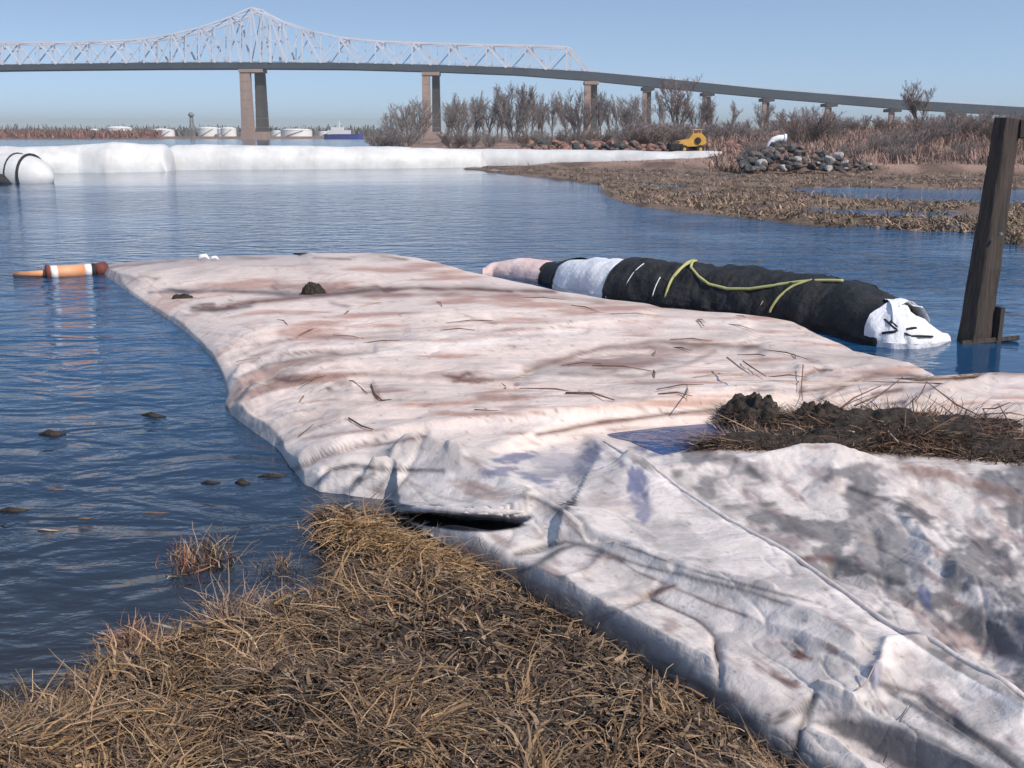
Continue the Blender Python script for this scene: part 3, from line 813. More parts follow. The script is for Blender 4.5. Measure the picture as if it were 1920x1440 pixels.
for i, (u0, v0, n, L, tn, lab) in enumerate(tufts):
    uu = u0 + rg.normal(0, 22, n * 3); vv = v0 + rg.normal(0, 9, n * 3)
    p = G(uu, vv); p[:, 2] = np.maximum(ground_height(p[:, 0], p[:, 1])[0], -0.03)
    c0 = p.mean(0); c0[2] = 0
    me = blades('grass_tuft', p - c0, L, 0.005, 0.6, tn, 40 + i, 4, 0.6)
    tag(link('grass_tuft', me, None, M['blade'], tuple(c0)), lab, 'grass tuft', 'grass tufts at the water edge')

# marsh grass on the mud flat
u, v = in_px_region(46000, [(830, 316), (900, 322), (1010, 330), (1110, 346), (1170, 380), (1280, 396), (1400, 410), (1540, 424), (1700, 436), (1830, 446), (1900, 462), (2300, 474), (2300, 300), (1500, 300), (1200, 305)], (830, 2300), (300, 474), rg)
mp_ = G(u, v); hh = ground_height(mp_[:, 0], mp_[:, 1])[0]
k = hh > -0.02; mp_ = mp_[k]; mp_[:, 2] = hh[k] - 0.01
cl = fbm(mp_[:, 0] * 1.1, mp_[:, 1] * 0.5, 3, 17); mp_ = mp_[cl > 0.36]
mme = blades('marsh_grass', mp_, 0.20, 0.030, 0.95, [(0.26, 0.17, 0.12), (0.32, 0.22, 0.15), (0.18, 0.14, 0.10), (0.12, 0.09, 0.07), (0.36, 0.25, 0.18), (0.17, 0.15, 0.09)], 12, 3, 0.7)
tag(link('marsh_grass', mme, None, M['blade']), 'short brown marsh stubble on the mud flat beyond the water', 'grass', kind='stuff')
# dry reeds on the far right bank
def reeds(name, n, ub, Yb, L, w, tn, lab, seed):
    uu = rg.uniform(ub[0], ub[1], n); YY = rg.uniform(Yb[0], Yb[1], n)
    xx = (uu - 960) / F * YY * CP
    z, _, _, sl, _, _, _ = ground_height(xx, YY)
    k = z > 0.05
    p = np.stack([xx, YY, z - 0.05], -1)[k]
    cl = fbm(p[:, 0] * 0.35, p[:, 1] * 0.35, 3, seed); p = p[cl > 0.40]
    me = blades(name, p, L, w, 0.35, tn, seed, 3, 0.4)
    return tag(link(name, me, None, M['blade']), lab, 'reeds', kind='stuff')
reeds('dry_reeds', 26000, (1330, 2300), (53, 100), 0.55, 0.06, [(0.32, 0.215, 0.18), (0.27, 0.18, 0.15), (0.22, 0.155, 0.13), (0.36, 0.25, 0.205), (0.16, 0.12, 0.10)], 'pinkish tan dry reeds covering the right bank behind the rocks', 61)
reeds('low_reeds', 7000, (720, 1340), (66, 120), 0.45, 0.07, [(0.20, 0.14, 0.12), (0.30, 0.19, 0.15), (0.15, 0.11, 0.10)], 'dark dry reeds behind the long white dam under the bare trees', 62)
reeds('far_reeds', 9000, (-260, 300), (785, 900), 4.5, 1.2, [(0.24, 0.115, 0.09), (0.29, 0.15, 0.12), (0.19, 0.10, 0.085)], 'reddish brown reeds along the distant left shore', 63)
reeds('far_treeline', 12000, (-300, 740), (1000, 1500), 9.0, 1.8, [(0.12, 0.12, 0.10), (0.17, 0.15, 0.13), (0.10, 0.11, 0.10)], 'distant grey green line of trees on the horizon behind the tanks', 64)

# ------------------------------------------------------------------ rocks
def rock_mesh(seed, sub=2):
    import bmesh
    r = random.Random(seed)
    bm = bmesh.new(); bmesh.ops.create_icosphere(bm, subdivisions=sub, radius=1)
    ax = [Vector((r.uniform(-1, 1), r.uniform(-1, 1), r.uniform(-1, 1))).normalized() for _ in range(9)]
    cut = [r.uniform(0.55, 0.9) for _ in ax]
    for v in bm.verts:
        for a, c in zip(ax, cut):
            d = v.co.dot(a)
            if d > c: v.co -= a * (d - c)
        v.co += Vector((r.uniform(-1, 1), r.uniform(-1, 1), r.uniform(-1, 1))) * 0.04
    me = bpy.data.meshes.new('rock'); bm.to_mesh(me); bm.free()
    return me
RM = [rock_mesh(s) for s in range(8)]
for m_ in RM: m_.materials.append(M['rock'])
def put_rock(u, v, size, Y, matname, lab, group, name='rock', cat='rock'):
    p = P(u, v, Y)
    o = bpy.data.objects.new(name, RM[random.randrange(8)]); COL.objects.link(o)
    o.location = p; o.scale = (size * random.uniform(.9, 1.5), size * random.uniform(.8, 1.2), size * random.uniform(.6, .9))
    o.rotation_euler = (random.uniform(-.4, .4), random.uniform(-.4, .4), random.uniform(0, 6.28))
    o.material_slots[0].link = 'OBJECT'; o.material_slots[0].material = M[matname]
    return tag(o, lab, cat, group)
for i in range(125):
    t = random.random()
    u0 = 1392 + 255 * (t ** 1.15)
    top = np.interp(u0, [1392, 1440, 1500, 1560, 1640], [292, 272, 276, 288, 312])
    f = random.random()
    v0 = top + (318 - top) * f
    Y = 53.5 - 2.6 * f
    k = random.random()
    if k < 0.07: mn, col_ = 'rock_pale', 'pale grey'
    elif k < 0.5: mn, col_ = 'rock_dark', 'dark'
    else: mn, col_ = 'rock', 'grey brown'
    put_rock(u0, v0, random.uniform(0.11, 0.28) * (1.15 - 0.5 * (u0 - 1392) / 255), Y, mn, col_ + ' rough boulder heaped among others at the end of the dam', 'boulders heaped at the end of the white dam')
for i, (u0, v0, s, lab) in enumerate([(1556, 300, 0.30, 'palest largest boulder at the right end of the rock heap'), (1572, 292, 0.26, 'pale boulder above the largest pale one'), (1553, 314, 0.2, 'whitish small boulder at the foot of the rock heap')]):
    put_rock(u0, v0, s, 50.6, 'rock_pale', lab, 'boulders heaped at the end of the white dam')
for i in range(120):
    u0 = random.uniform(985, 1400); lo = 286 if u0 < 1300 else 284
    v0 = random.uniform(268, 285)
    put_rock(u0, v0, random.uniform(0.12, 0.34), np.interp(u0, [920, 1100, 1220, 1345], [67.4, 66.8, 65.8, 64.8]) + (285 - v0) * 0.1, random.choice(['brick', 'brick', 'brick', 'rock_dark', 'rock']), 'chunk of reddish rubble on the bank behind the long white dam', 'red rubble behind the white dam', 'rubble_chunk', 'rubble')

# ------------------------------------------------------------------ long white dam
def dam_mesh(path, name, seed):
    """path: (u, vbottom, height_m, halfwidth_m) ; inflated half tube lying in the water"""
    pu = [p[0] for p in path]
    us = np.linspace(pu[0], pu[-1], 420)
    vb = np.interp(us, pu, [p[1] for p in path]); hh = np.interp(us, pu, [p[2] for p in path]); hw = np.interp(us, pu, [p[3] for p in path])
    ker = np.ones(9) / 9
    sm = lambda a: np.convolve(np.pad(a, 4, mode='edge'), ker, 'valid')
    vb, hh, hw = sm(vb), sm(hh), sm(hw)
    ii = np.arange(420); tp = np.clip(np.minimum(ii, 419 - ii) / 9.0, 0, 1); tp = np.sqrt(1 - (1 - tp) ** 2) + 0.01
    hh, hw = hh * tp, hw * (0.5 + 0.5 * tp)
    base = G(us, vb)
    n = 22
    ang = np.linspace(-0.12, math.pi + 0.12, n)
    seam = np.abs(((us / 62.0 + 0.15 * np.sin(us / 90)) % 1) - 0.5)
    pinch = 1 - 0.006 * np.exp(-(seam / 0.035) ** 2)
    noi = fbm(us[:, None] / 26.0 + 0 * ang[None], ang[None] * 2.0 + 0 * us[:, None], 4, seed)
    noi2 = fbm(us[:, None] / 90.0 + 0 * ang[None], ang[None] * 0.8 + 0 * us[:, None], 3, seed + 7)
    R = pinch[:, None] * (1 + 0.05 * (noi - 0.5) + 0.12 * (noi2 - 0.5))
    x = base[:, 0][:, None] + 0 * ang[None]
    y = base[:, 1][:, None] + hw[:, None] - hw[:, None] * np.cos(ang)[None] * R
    z = hh[:, None] * np.sign(np.sin(ang))[None] * np.abs(np.sin(ang))[None] ** 0.8 * R
    z = np.maximum(z, -0.2)
    return np_mesh(name, np.stack([x, y, z], -1).reshape(-1, 3), grid_quads(420, n), True)
dam = empty('inflatable_dam', tuple(G(700, 317)))
tag(dam, 'long white inflated fabric dam stretching across the far side of the water', 'water dam')
def dpart(path, nm, seed):
    me = dam_mesh(path, nm, seed)
    o = link(nm, me, dam, M['white_skin']); o.location = -dam.location
    return o
dpart([(-220, 326, 1.2, 1.3), (80, 325, 1.2, 1.3), (150, 324, 1.3, 1.35), (200, 324, 1.4, 1.35), (300, 322, 1.28, 1.25), (309, 322, 0.9, 1.0), (313, 322, 0.02, 0.1)], 'tube_section', 3)
dpart([(284, 319, 0.02, 0.1), (290, 319, 0.9, 1.0), (320, 319, 1.25, 1.1), (520, 318, 1.22, 1.1), (760, 316, 1.12, 1.1), (860, 314, 1.0, 1.0), (908, 313, 0.96, 1.0), (913, 312, 0.02, .1)], 'tube_section', 14)
dpart([(876, 309, 0.02, .1), (884, 311, 0.95, 1.0), (920, 311, 0.95, 1.0), (1100, 312, 0.92, 1.0), (1220, 313, 0.88, 1.0), (1345, 314, 0.90, 1.0), (1405, 310, 0.74, .8), (1462, 302, 0.2, 0.3)], 'tube_section', 25)
# trailing loose skirt with folds in the water in front
sk = MB()
def strap_arc(u0, v0, r, Y, tilt, w, a0, a1, name, parent, mat):
    m = MB(); pts = []
    for k in range(15):
        a = a0 + (a1 - a0) * k / 14
        pts.append((r * math.cos(a) * math.cos(tilt), r * math.cos(a) * math.sin(tilt), r * math.sin(a) * 0.9))
    m.tube(pts, w, 6)
    o = m.build(name, mat, parent)
    return o
# second tube end at the left border
end = empty('dam_end', tuple(G(15, 344)))
tag(end, 'rounded white end of a second inflated tube with black bands at the left border', 'water dam')
me_ = MB()
Lx = 3.6
pts = []; rad = []
for k in range(15):
    t = k / 14
    pts.append((1.55 - t * Lx, 0.3 + t * 0.9, 0.18 + 0.10 * math.sin(t * 3)))
    rad.append(0.80 * math.sqrt(max(0.02, 1 - (1 - min(t * 2.6, 1)) ** 2.2)))
me_.tube(pts, rad, 26)
me_.build('tube_body', M['white_skin'], end, smooth=True)
for (k, w_) in ((4, 0.055), (6, 0.04)):
    c = pts[k]; r_ = rad[k] * 1.012
    m = MB(); pp = []
    for j in range(25):
        a = 2 * math.pi * j / 24
        pp.append((c[0] + r_ * math.cos(a) * 0.28 + 0.15, c[1] + r_ * math.cos(a) * 0.98, c[2] + r_ * math.sin(a)))
    m.tube(pp, w_, 6, cap=False).build('band', M['black_strap'], end, smooth=True)
MB().tube([(-0.9, -0.65, -0.1), (-0.45, -0.6, 0.16), (0.05, -0.55, 0.12), (0.35, -0.5, -0.08)], [0.12, 0.3, 0.24, 0.08], 12).build('black_flap', M['black_strap'], end, smooth=True)

# ------------------------------------------------------------------ yellow machine, white pipe
YM = 65.2
ym = empty('yellow_loader', (X(1294, YM), YM, HC + (HORIZON - 279) * YM / F), math.radians(8))
ym.scale = (0.95, 0.95, 0.95)
tag(ym, 'small yellow loader with a raised round body parked behind the white dam', 'construction machine')
b = MB()
prof = [(-0.85, 0.28), (-0.75, 0.5), (-0.2, 0.62), (0.05, 0.95), (0.55, 0.98), (0.85, 0.72), (0.9, 0.4), (0.6, 0.2), (-0.5, 0.16)]
n_ = len(prof); hw = 0.45
b.add([(x, -hw, z) for x, z in prof] + [(x, hw, z) for x, z in prof], [tuple(range(n_)), tuple(range(n_, 2 * n_))[::-1]] + [(i, i + n_, (i + 1) % n_ + n_, (i + 1) % n_) for i in range(n_)])
b.build('body', M['yellow'], ym)
MB().tube([(0.35, -0.47, 0.52), (0.35, -0.52, 0.52)], 0.2, 16).build('hub_cap', M['rubber'], ym)
MB().box((-0.95, 0, 0.16), (0.75, 1.0, 0.34)).build('bucket', M['rubber'], ym)
for x in (-0.5, 0.5):
    w_ = MB().tube([(x, -0.62, 0.02), (x, -0.42, 0.02)], 0.24, 16).build('wheel', M['rubber'], ym)
    MB().tube([(x, -0.63, 0.02), (x, -0.621, 0.02)], 0.1, 12).build('rim', M['yellow'], w_)
b = MB()
for p in ((0.1, -0.3), (0.1, 0.3), (0.6, -0.3), (0.6, 0.3)): b.beam((p[0], p[1], 0.93), (p[0], p[1], 1.16), 0.05)
b.box((0.35, 0, 1.18), (0.65, 0.75, 0.05)).build('roof_guard', M['yellow'], ym)
pp = empty('white_pipe', tuple(P(1455, 268, 53.5)))
tag(pp, 'bent white plastic pipe sticking up above the boulder heap', 'pipe')
MB().tube([(-0.42, 0, -0.62), (-0.36, 0, -0.3), (-0.28, 0, -0.02), (-0.1, 0, 0.16), (0.14, 0, 0.22), (0.42, 0, 0.22)], [0.11, 0.12, 0.13, 0.14, 0.16, 0.16], 14).build('pipe_body', M['white_paint'], pp, smooth=True)
MB().tube([(0.36, 0, 0.22), (0.46, 0, 0.21)], 0.21, 14).build('flange', M['white_paint'], pp)
MB().tube([(0.22, 0, 0.14), (0.26, 0, -0.2), (0.24, 0, -0.55)], 0.05, 8).build('support_rod', M['steel'], pp)

# ------------------------------------------------------------------ collapsed white tarp (height field over the photo's outline)
LEFT = [(473.5, 560), (476, 440), (480, 350), (484, 300), (488, 235), (493, 200), (500, 182), (510, 180), (530, 202), (560, 242), (600, 300), (630, 342), (660, 375), (690, 400), (712, 413), (740, 420), (765, 413), (790, 428),
        (830, 478), (860, 520), (890, 540), (910, 555), (930, 570), (944, 600), (952, 660), (960, 735), (975, 760), (1000, 800), (1050, 882), (1110, 980), (1180, 1100), (1255, 1222), (1330, 1332), (1405, 1430), (1440, 1480), (1540, 1620), (1700, 1820)]
RIGHT = [(473.5, 600), (475, 680), (478, 730), (484, 780), (492, 812), (505, 862), (520, 930), (532, 985), (543, 1040), (565, 1150), (578, 1240), (585, 1330), (591, 1420), (600, 1480), (612, 1510), (625, 1532), (655, 1600),
         (672, 1665), (682, 1705), (700, 1738), (712, 1755), (717, 1790), (719, 1830), (720.5, 2240), (1700, 2500)]
def interp_rows(tbl, v): return np.interp(v, [p[0] for p in tbl], [p[1] for p in tbl])
LPX = [(p[1], p[0]) for p in LEFT]; RPX = [(p[1], p[0]) for p in RIGHT]
SU, SV = 3.0, 2.0
gu = np.arange(150, 2520, SU); gv = np.arange(468, 1704, SV)
U, V = np.meshgrid(gu, gv)
dL, _, _ = seg_dist(U, V, LPX, 1.0)
dR, _, _ = seg_dist(U, V, RPX, 2.2)
insideL = U > interp_rows(LEFT, V)
dL = np.where(insideL, dL, -dL * 0.5)
near = sstep(880, 1010, V) * (V > 880)
# base body: plateau with rounded rims
plate = 0.22 - 0.075 * sstep(820, 1000, V) - 0.05 * sstep(980, 1060, V) * (1 - sstep(90, 220, dL))
rimw = np.where(V > 945, 30.0, 14 + 106 * sstep(492, 560, V) - 50 * sstep(840, 940, V))
Hf = plate * (1 - np.exp(-(np.clip(dL, 0, 999) / rimw) ** 1.0))
Hf = Hf * (0.45 + 0.55 * (1 - np.exp(-np.clip(dR, 0, 999) / 30.0)))
lineD = np.zeros(U.shape); lineB = np.zeros(U.shape); dirt_shade = np.zeros(U.shape); brown = np.zeros(U.shape); wet = np.zeros(U.shape); pale = np.zeros(U.shape)  # besides real dirt, the dirt layer carries painted shade of folds and hollows
def wob(seed, s, a): return (fbm(U / s, V / (s * 0.5), 3, seed) - 0.5) * a
WX = wob(301, 90, 26); WY = wob(302, 70, 14)
_dd = HC / np.maximum((-ray(U, V)[2] / ray(U, V)[1]), 0.01)
PXV = _dd ** 2 / (F * HC)          # metres on the ground per picture row
PXH = _dd / F
Dt = np.zeros(U.shape)
def ridge(poly, amp, wu, wd, sharp=1.0, tone=None, sw=4.0, sa=0.7, vs=1.0, wobble=1.0):
    """fold along a polyline: wu widths above it, wd below it"""
    global Dt
    lim = min(wu, wd) * np.where(V < 800, 0.7 * PXV, 0.6 * (PXV + PXH))
    amp = np.sign(amp) * np.minimum(abs(amp), lim)
    d, s, t = seg_dist(U + WX * wobble * 0.4, V + WY * wobble * 0.4, poly, vs)
    w = np.where(s > 0, wu, wd)
    Dt = Dt + amp * np.exp(-(d / w) ** max(sharp - 0.2, 1.0))
    if tone is not None:
        if tone is dirt_shade: tone = lineD
        elif tone is brown: tone = lineB
        fade = 0.8 + 0.9 * (fbm(U / 37, V / 21, 3, int(abs(poly[0][0]) + poly[0][1])) - 0.3)
        tone[:] = np.maximum(tone, sa * np.clip(fade, 0, 1) * np.exp(-(d / sw) ** 1.6))
def blot(cx, cy, rx, ry, arr, a, ang=0.0, rag=0.6, h=0.0):
    global Dt
    ca, sa_ = math.cos(ang), math.sin(ang)
    x = (U - cx) * ca + (V - cy) * sa_; y = -(U - cx) * sa_ + (V - cy) * ca
    r = np.hypot(x / rx, y / ry) + (fbm(U / (rx * .35), V / (ry * .35), 4, int(cx + cy)) - 0.5) * rag * 2
    m = 1 - sstep(0.6, 1.1, r)
    if arr is not None: arr[:] = np.maximum(arr, a * m)
    if h: Dt = Dt + h * np.exp(-np.hypot(x / rx, y / ry) ** 2)
UP = (V < 800)
# ---- far body
ridge([(230, 520), (330, 500), (500, 492), (700, 492), (850, 512)], 0.05, 12, 16, 1.6)
ridge([(300, 548), (420, 545), (590, 552), (720, 546)], -0.06, 12, 7, 1.4, dirt_shade, 4, 0.75)
ridge([(320, 600), (360, 578), (450, 572), (600, 558), (720, 545), (860, 545), (1000, 552)], 0.07, 5, 26, 1.3)
ridge([(430, 572), (600, 553), (700, 543), (800, 541), (900, 541), (1040, 547)], 0.0, 5, 5, 1, brown, 5, 0.95)
ridge([(360, 578), (400, 583), (470, 574)], -0.03, 5, 5, 1.4, dirt_shade, 4, 0.8)
ridge([(410, 660), (520, 618), (640, 606), (800, 600), (1000, 590), (1200, 596)], 0.05, 30, 12, 1.4)
ridge([(430, 672), (520, 640), (620, 632), (760, 622)], -0.035, 9, 9, 1.4, dirt_shade, 3, 0.45)
ridge([(416, 735), (450, 702), (520, 672), (620, 661), (760, 655), (900, 643), (1010, 625), (1200, 610), (1400, 612)], 0.075, 9, 13, 1.2, pale, 9, 0.9)
ridge([(425, 715), (480, 680), (560, 655), (700, 640), (860, 628)], 0.03, 6, 6, 1.2, pale, 5, 0.7)
ridge([(440, 712), (500, 684), (600, 668), (700, 662)], -0.03, 4, 4, 1.4, brown, 2.6, 0.6)
ridge([(500, 710), (560, 706), (700, 704), (860, 708), (960, 712)], -0.05, 10, 12, 1.5, brown, 5, 0.5)
ridge([(980, 690), (1080, 662), (1200, 650), (1320, 652), (1420, 650)], -0.05, 12, 14, 1.5, dirt_shade, 7, 0.45)
ridge([(430, 790), (470, 740), (560, 722), (660, 732)], 0.05, 16, 20, 1.5)
ridge([(425, 775), (440, 745), (470, 722)], -0.05, 5, 5, 1.3, dirt_shade, 3, 0.7)
ridge([(455, 800), (520, 795), (620, 770), (760, 765), (950, 760), (1150, 752), (1400, 742)], 0.045, 18, 14, 1.4)
ridge([(500, 845), (560, 815), (640, 795)], 0.03, 8, 8, 1.3)
ridge([(540, 880), (580, 855), (650, 832), (720, 825), (860, 800), (1000, 785), (1100, 783), (1250, 772), (1380, 762), (1450, 752)], 0.06, 22, 9, 1.3, pale, 6, 0.55)
ridge([(545, 886), (600, 858), (670, 838), (725, 832), (800, 818)], -0.04, 3, 5, 1.5, brown, 3, 0.85)
ridge([(1010, 815), (1100, 797), (1200, 783), (1300, 772), (1370, 768)], 0.0, 4, 4, 1, brown, 4, 0.95)
# right shoulder of the far body
ridge([(1500, 690), (1540, 688), (1580, 700), (1640, 690), (1700, 698), (1745, 712)], 0.04, 10, 8, 1.3)
ridge([(1500, 735), (1560, 728), (1620, 708), (1700, 702), (1740, 710)], -0.03, 4, 4, 1.4, brown, 4, 0.9)
ridge([(1500, 735), (1510, 705), (1545, 694)], -0.02, 4, 4, 1.4, dirt_shade, 3, 0.8)
ridge([(1550, 745), (1640, 728), (1760, 745), (1920, 770)], 0.035, 12, 12, 1.4)
ridge([(1700, 770), (1800, 740), (1850, 722), (1920, 724)], 0.08, 14, 16, 1.4, pale, 8, 0.6)
# the hollow holding the puddle and the wrack
def hollow(poly, depth, soft):
    global Hf
    sd = poly_sd(U, V, poly)
    m = sstep(-soft, soft, sd)
    Hf = Hf * (1 - m) + depth * m
    return m
mp1 = hollow([(860, 880), (930, 850), (1010, 825), (1110, 800), (1240, 785), (1370, 775), (1500, 770), (1700, 790), (1920, 810), (2300, 830), (2300, 880), (1900, 880), (1700, 865), (1500, 850), (1350, 850), (1240, 870), (1180, 850), (1120, 830), (1080, 880), (960, 905)], 0.122, 22)
# ---- near sheet
E = [(1080, 812), (1130, 828), (1210, 880), (1350, 962), (1500, 1050), (1650, 1165), (1780, 1250), (1920, 1330), (2100, 1430)]
dE, sE, tE = seg_dist(U + WX * 0.25, V + WY * 0.3, E)
# the crisp lifted edge: the near side stands proud and falls away sharply behind
ed_ = sE * dE
Hf = Hf + 0.06 * np.where(ed_ > 0, np.exp(-(ed_ / 5.0)), np.exp(-(-ed_ / 240.0))) * sstep(0.02, 0.14, tE) * (1 - sstep(0.95, 1, tE) * 0.5)
ridge([(760, 870), (860, 885), (960, 930), (1050, 985), (1150, 1045), (1300, 1100), (1450, 1150), (1600, 1230)], 0.08, 34, 26, 1.5, pale, 9, 0.5)
ridge([(1000, 930), (1030, 945), (1075, 990), (1110, 1030), (1200, 1060), (1350, 1095), (1480, 1135)], -0.035, 5, 7, 1.3, dirt_shade, 3.5, 0.75)
ridge([(700, 900), (750, 870), (800, 868), (860, 885)], 0.08, 14, 26, 1.5)
ridge([(585, 915), (620, 882), (680, 875), (740, 882), (830, 880)], -0.05, 5, 6, 1.3, dirt_shade, 3.5, 0.95)
ridge([(600, 900), (650, 900), (720, 905)], 0.05, 14, 20, 1.5, pale, 12, 0.5)
ridge([(630, 940), (670, 905), (700, 888)], -0.06, 4, 6, 1.3, dirt_shade, 4, 0.95)
ridge([(735, 930), (760, 900), (790, 870)], -0.04, 4, 5, 1.3, dirt_shade, 3, 0.5)
ridge([(900, 945), (960, 950), (1000, 965)], 0.03, 16, 16, 1.4)
ridge([(965, 1040), (1020, 1028), (1060, 1018), (1110, 1024), (1170, 1050)], -0.045, 5, 9, 1.4, dirt_shade, 6, 0.85)
ridge([(1150, 1050), (1200, 1072), (1260, 1100), (1330, 1125), (1450, 1150)], 0.035, 16, 7, 1.2)
ridge([(1215, 1115), (1240, 1105), (1265, 1098)], -0.03, 5, 6, 1.3, brown, 5, 0.95)
ridge([(1220, 1122), (1300, 1160), (1335, 1190), (1345, 1250), (1350, 1290)], -0.03, 4, 4, 1.2, dirt_shade, 2.6, 0.55)
ridge([(1110, 1165), (1170, 1140), (1220, 1120)], -0.015, 5, 5, 1.3, brown, 2.4, 0.5)
ridge([(1340, 1200), (1345, 1240), (1352, 1275)], -0.03, 5, 5, 1.2, dirt_shade, 5, 0.5)
ridge([(1060, 1110), (1100, 1085), (1130, 1060)], 0.02, 7, 7, 1.2, pale, 4, 0.6)
ridge([(840, 1010), (940, 1065), (1060, 1110), (1200, 1190), (1330, 1260), (1460, 1310), (1600, 1330)], 0.05, 40, 18, 1.5)
ridge([(1400, 1170), (1500, 1210), (1580, 1250), (1640, 1290)], 0.02, 14, 10, 1.3)
ridge([(1440, 1345), (1490, 1325), (1530, 1302)], 0.09, 6, 12, 1.2)
ridge([(1452, 1356), (1505, 1330), (1526, 1308)], 0, 5, 5, 1, dirt_shade, 7, 0.9)  # the fold's shadow is painted into the colour, here and on the next ridge
ridge([(1526, 1306), (1510, 1345), (1495, 1390), (1480, 1440)], -0.10, 7, 9, 1.3, dirt_shade, 6, 0.95)
ridge([(1530, 1305), (1600, 1330), (1700, 1370), (1800, 1420), (1900, 1480)], 0.08, 10, 10, 1.3, pale, 6, 0.7)
blot(1650, 1385, 130, 26, dirt_shade, 0.9, 0.35, 0.4, -0.10)  # darkness of the hollow put into the colour
ridge([(1510, 1370), (1560, 1395), (1610, 1440), (1680, 1520)], 0.10, 14, 14, 1.5)
ridge([(1640, 1290), (1660, 1230), (1740, 1220), (1830, 1275), (1920, 1345)], 0.07, 18, 22, 1.5)
ridge([(1650, 1285), (1720, 1300), (1790, 1345), (1860, 1400), (1930, 1460)], -0.07, 8, 10, 1.3, dirt_shade, 8, 0.85)
ridge([(1680, 1310), (1760, 1350), (1840, 1405), (1900, 1450)], 0.04, 8, 8, 1.3)
blot(1640, 1262, 16, 26, wet, 0.6, 0.2)
# folds behind the crisp edge, right
ridge([(1180, 870), (1300, 850), (1450, 856), (1600, 880), (1780, 915), (1950, 960)], 0.09, 14, 30, 1.5, pale, 8, 0.4)
ridge([(1560, 905), (1660, 950), (1720, 1000), (1760, 1070), (1850, 1140), (1980, 1230)], 0.05, 34, 30, 1.6)
blot(1650, 1020, 52, 92, dirt_shade, 0.62, -0.5, 0.35, -0.02)  # grey shade left of the ridge put into the colour
blot(1560, 1050, 60, 26, dirt_shade, 0.8, 0.4, 0.8, -0.02)
ridge([(1560, 1050), (1640, 1090), (1730, 1130), (1800, 1190)], -0.06, 12, 14, 1.4, dirt_shade, 8, 0.6)
blot(1850, 1185, 85, 32, dirt_shade, 0.95, 0.62, 0.35, -0.09)
blot(1900, 1080, 80, 34, dirt_shade, 0.35, 0.4, 0.6)
ridge([(1790, 1100), (1850, 1130), (1960, 1190)], 0.05, 20, 14, 1.5)
blot(1720, 965, 50, 18, dirt_shade, 0.8, 0.6, 0.9)
blot(1390, 880, 50, 22, dirt_shade, 0.6, 0.6, 0.9)
blot(1300, 860, 30, 18, dirt_shade, 0.7, 0.6, 0.9)
blot(1330, 930, 60, 40, dirt_shade, 0.42, 0.6, 0.9)
blot(1430, 985, 60, 26, dirt_shade, 0.35, 0.6, 0.9)
blot(1800, 900, 150, 14, brown, 0.5, 0.25, 0.6)
# wet bluish stains near the puddle
for (a, b_, c, d_, e_, g_) in [(960, 858, 46, 10, -0.15, .9), (930, 885, 40, 9, -0.1, .8), (1000, 895, 40, 9, 0.4, .8), (1110, 850, 26, 18, 0.2, .8), (1190, 900, 22, 46, -0.45, .95), (1205, 955, 18, 40, -0.3, .8), (1060, 870, 80, 30, 0, .45), (1220, 835, 40, 22, .2, .8),
                               (1735, 1120, 12, 26, -.4, .9), (640, 925, 30, 14, -.4, .6), (600, 900, 26, 8, -.5, .6), (1500, 1290, 30, 16, 0.3, 0.0)]:
    blot(a, b_, c, d_, wet, g_, e_, 0.8)
for (a, b_, c, d_, e_, g_) in [(1500, 1228, 14, 9, .4, 1.0), (1560, 1218, 20, 8, .6, .7), (1480, 1280, 24, 8, .3, .6), (880, 712, 42, 7, 0, .8), (860, 700, 70, 7, 0, .4), (705, 735, 8, 22, -.3, .6), (640, 715, 20, 10, .4, .5), (400, 576, 30, 4, 0, .8), (1200, 672, 150, 16, -.15, .55), (900, 920, 60, 20, .2, .5), (1150, 945, 60, 20, .2, .25)]:
    blot(a, b_, c, d_, brown, g_, e_, 0.8)
blot(350, 548, 24, 4, dirt_shade, 0.9, 0, 0.6); blot(930, 745, 60, 10, dirt_shade, 0.25, 0, 0.9); blot(1100, 690, 180, 18, dirt_shade, 0.35, -0.1, 0.9)
# procedural wrinkles that fan out from the sinking edge, and diagonal ones in front
xL = np.clip(U - interp_rows(LEFT, V), 0, 3000)
cfan = V - 62 * np.exp(-xL / 85.0) + 0.012 * (U - 900) + 10 * (fbm(U / 240, V / 120, 2, 8) - 0.5)
far_amt = 1 - sstep(760, 860, V - 0.0 * U)
psc = 1 + 1.6 * sstep(480, 900, V)
w1 = fbm(cfan / (11.0 * psc), U / 260.0, 3, 50) - 0.5
w2 = fbm(cfan / (4.5 * psc), U / 110.0, 3, 51) - 0.5
edge_amt = 0.45 + 1.3 * np.exp(-xL / 170.0)
Dt = Dt + far_amt * edge_amt * (0.045 * w1 + 0.010 * w2) * sstep(-5, 60, dL)
th = math.radians(31)
ca = U * math.cos(th) + V * math.sin(th); cb = -U * math.sin(th) + V * math.cos(th)
w3 = fbm(cb / 46.0, ca / 150.0, 4, 60) - 0.5
w4 = fbm(cb / 15.0 + w3 * 2, ca / 48.0, 4, 61) - 0.5
mass = (1 - far_amt) * (1 - mp1) * sstep(0, 70, dL)
Dt = Dt + mass * np.where(ed_ > 0, 0.05, 0.012) * w3
def crump(x, y, seed):
    return np.abs(2 * vnoise(x, y, seed) - 1) + 0.5 * np.abs(2 * vnoise(x * 2.1 + 5, y * 2.3, seed + 1) - 1) + 0.25 * np.abs(2 * vnoise(x * 4.6, y * 4.9 + 9, seed + 2) - 1) - 0.8
k1 = crump(cb / 62 + w3 * .6, ca / 130, 160); k2 = crump(cb / 24 + w3, ca / 40 + w4, 170)
Dt = Dt + mass * (np.where(ed_ > 0, 0.016, 0.005) * k1 + np.where(ed_ > 0, 0.007, 0.0008) * k2)
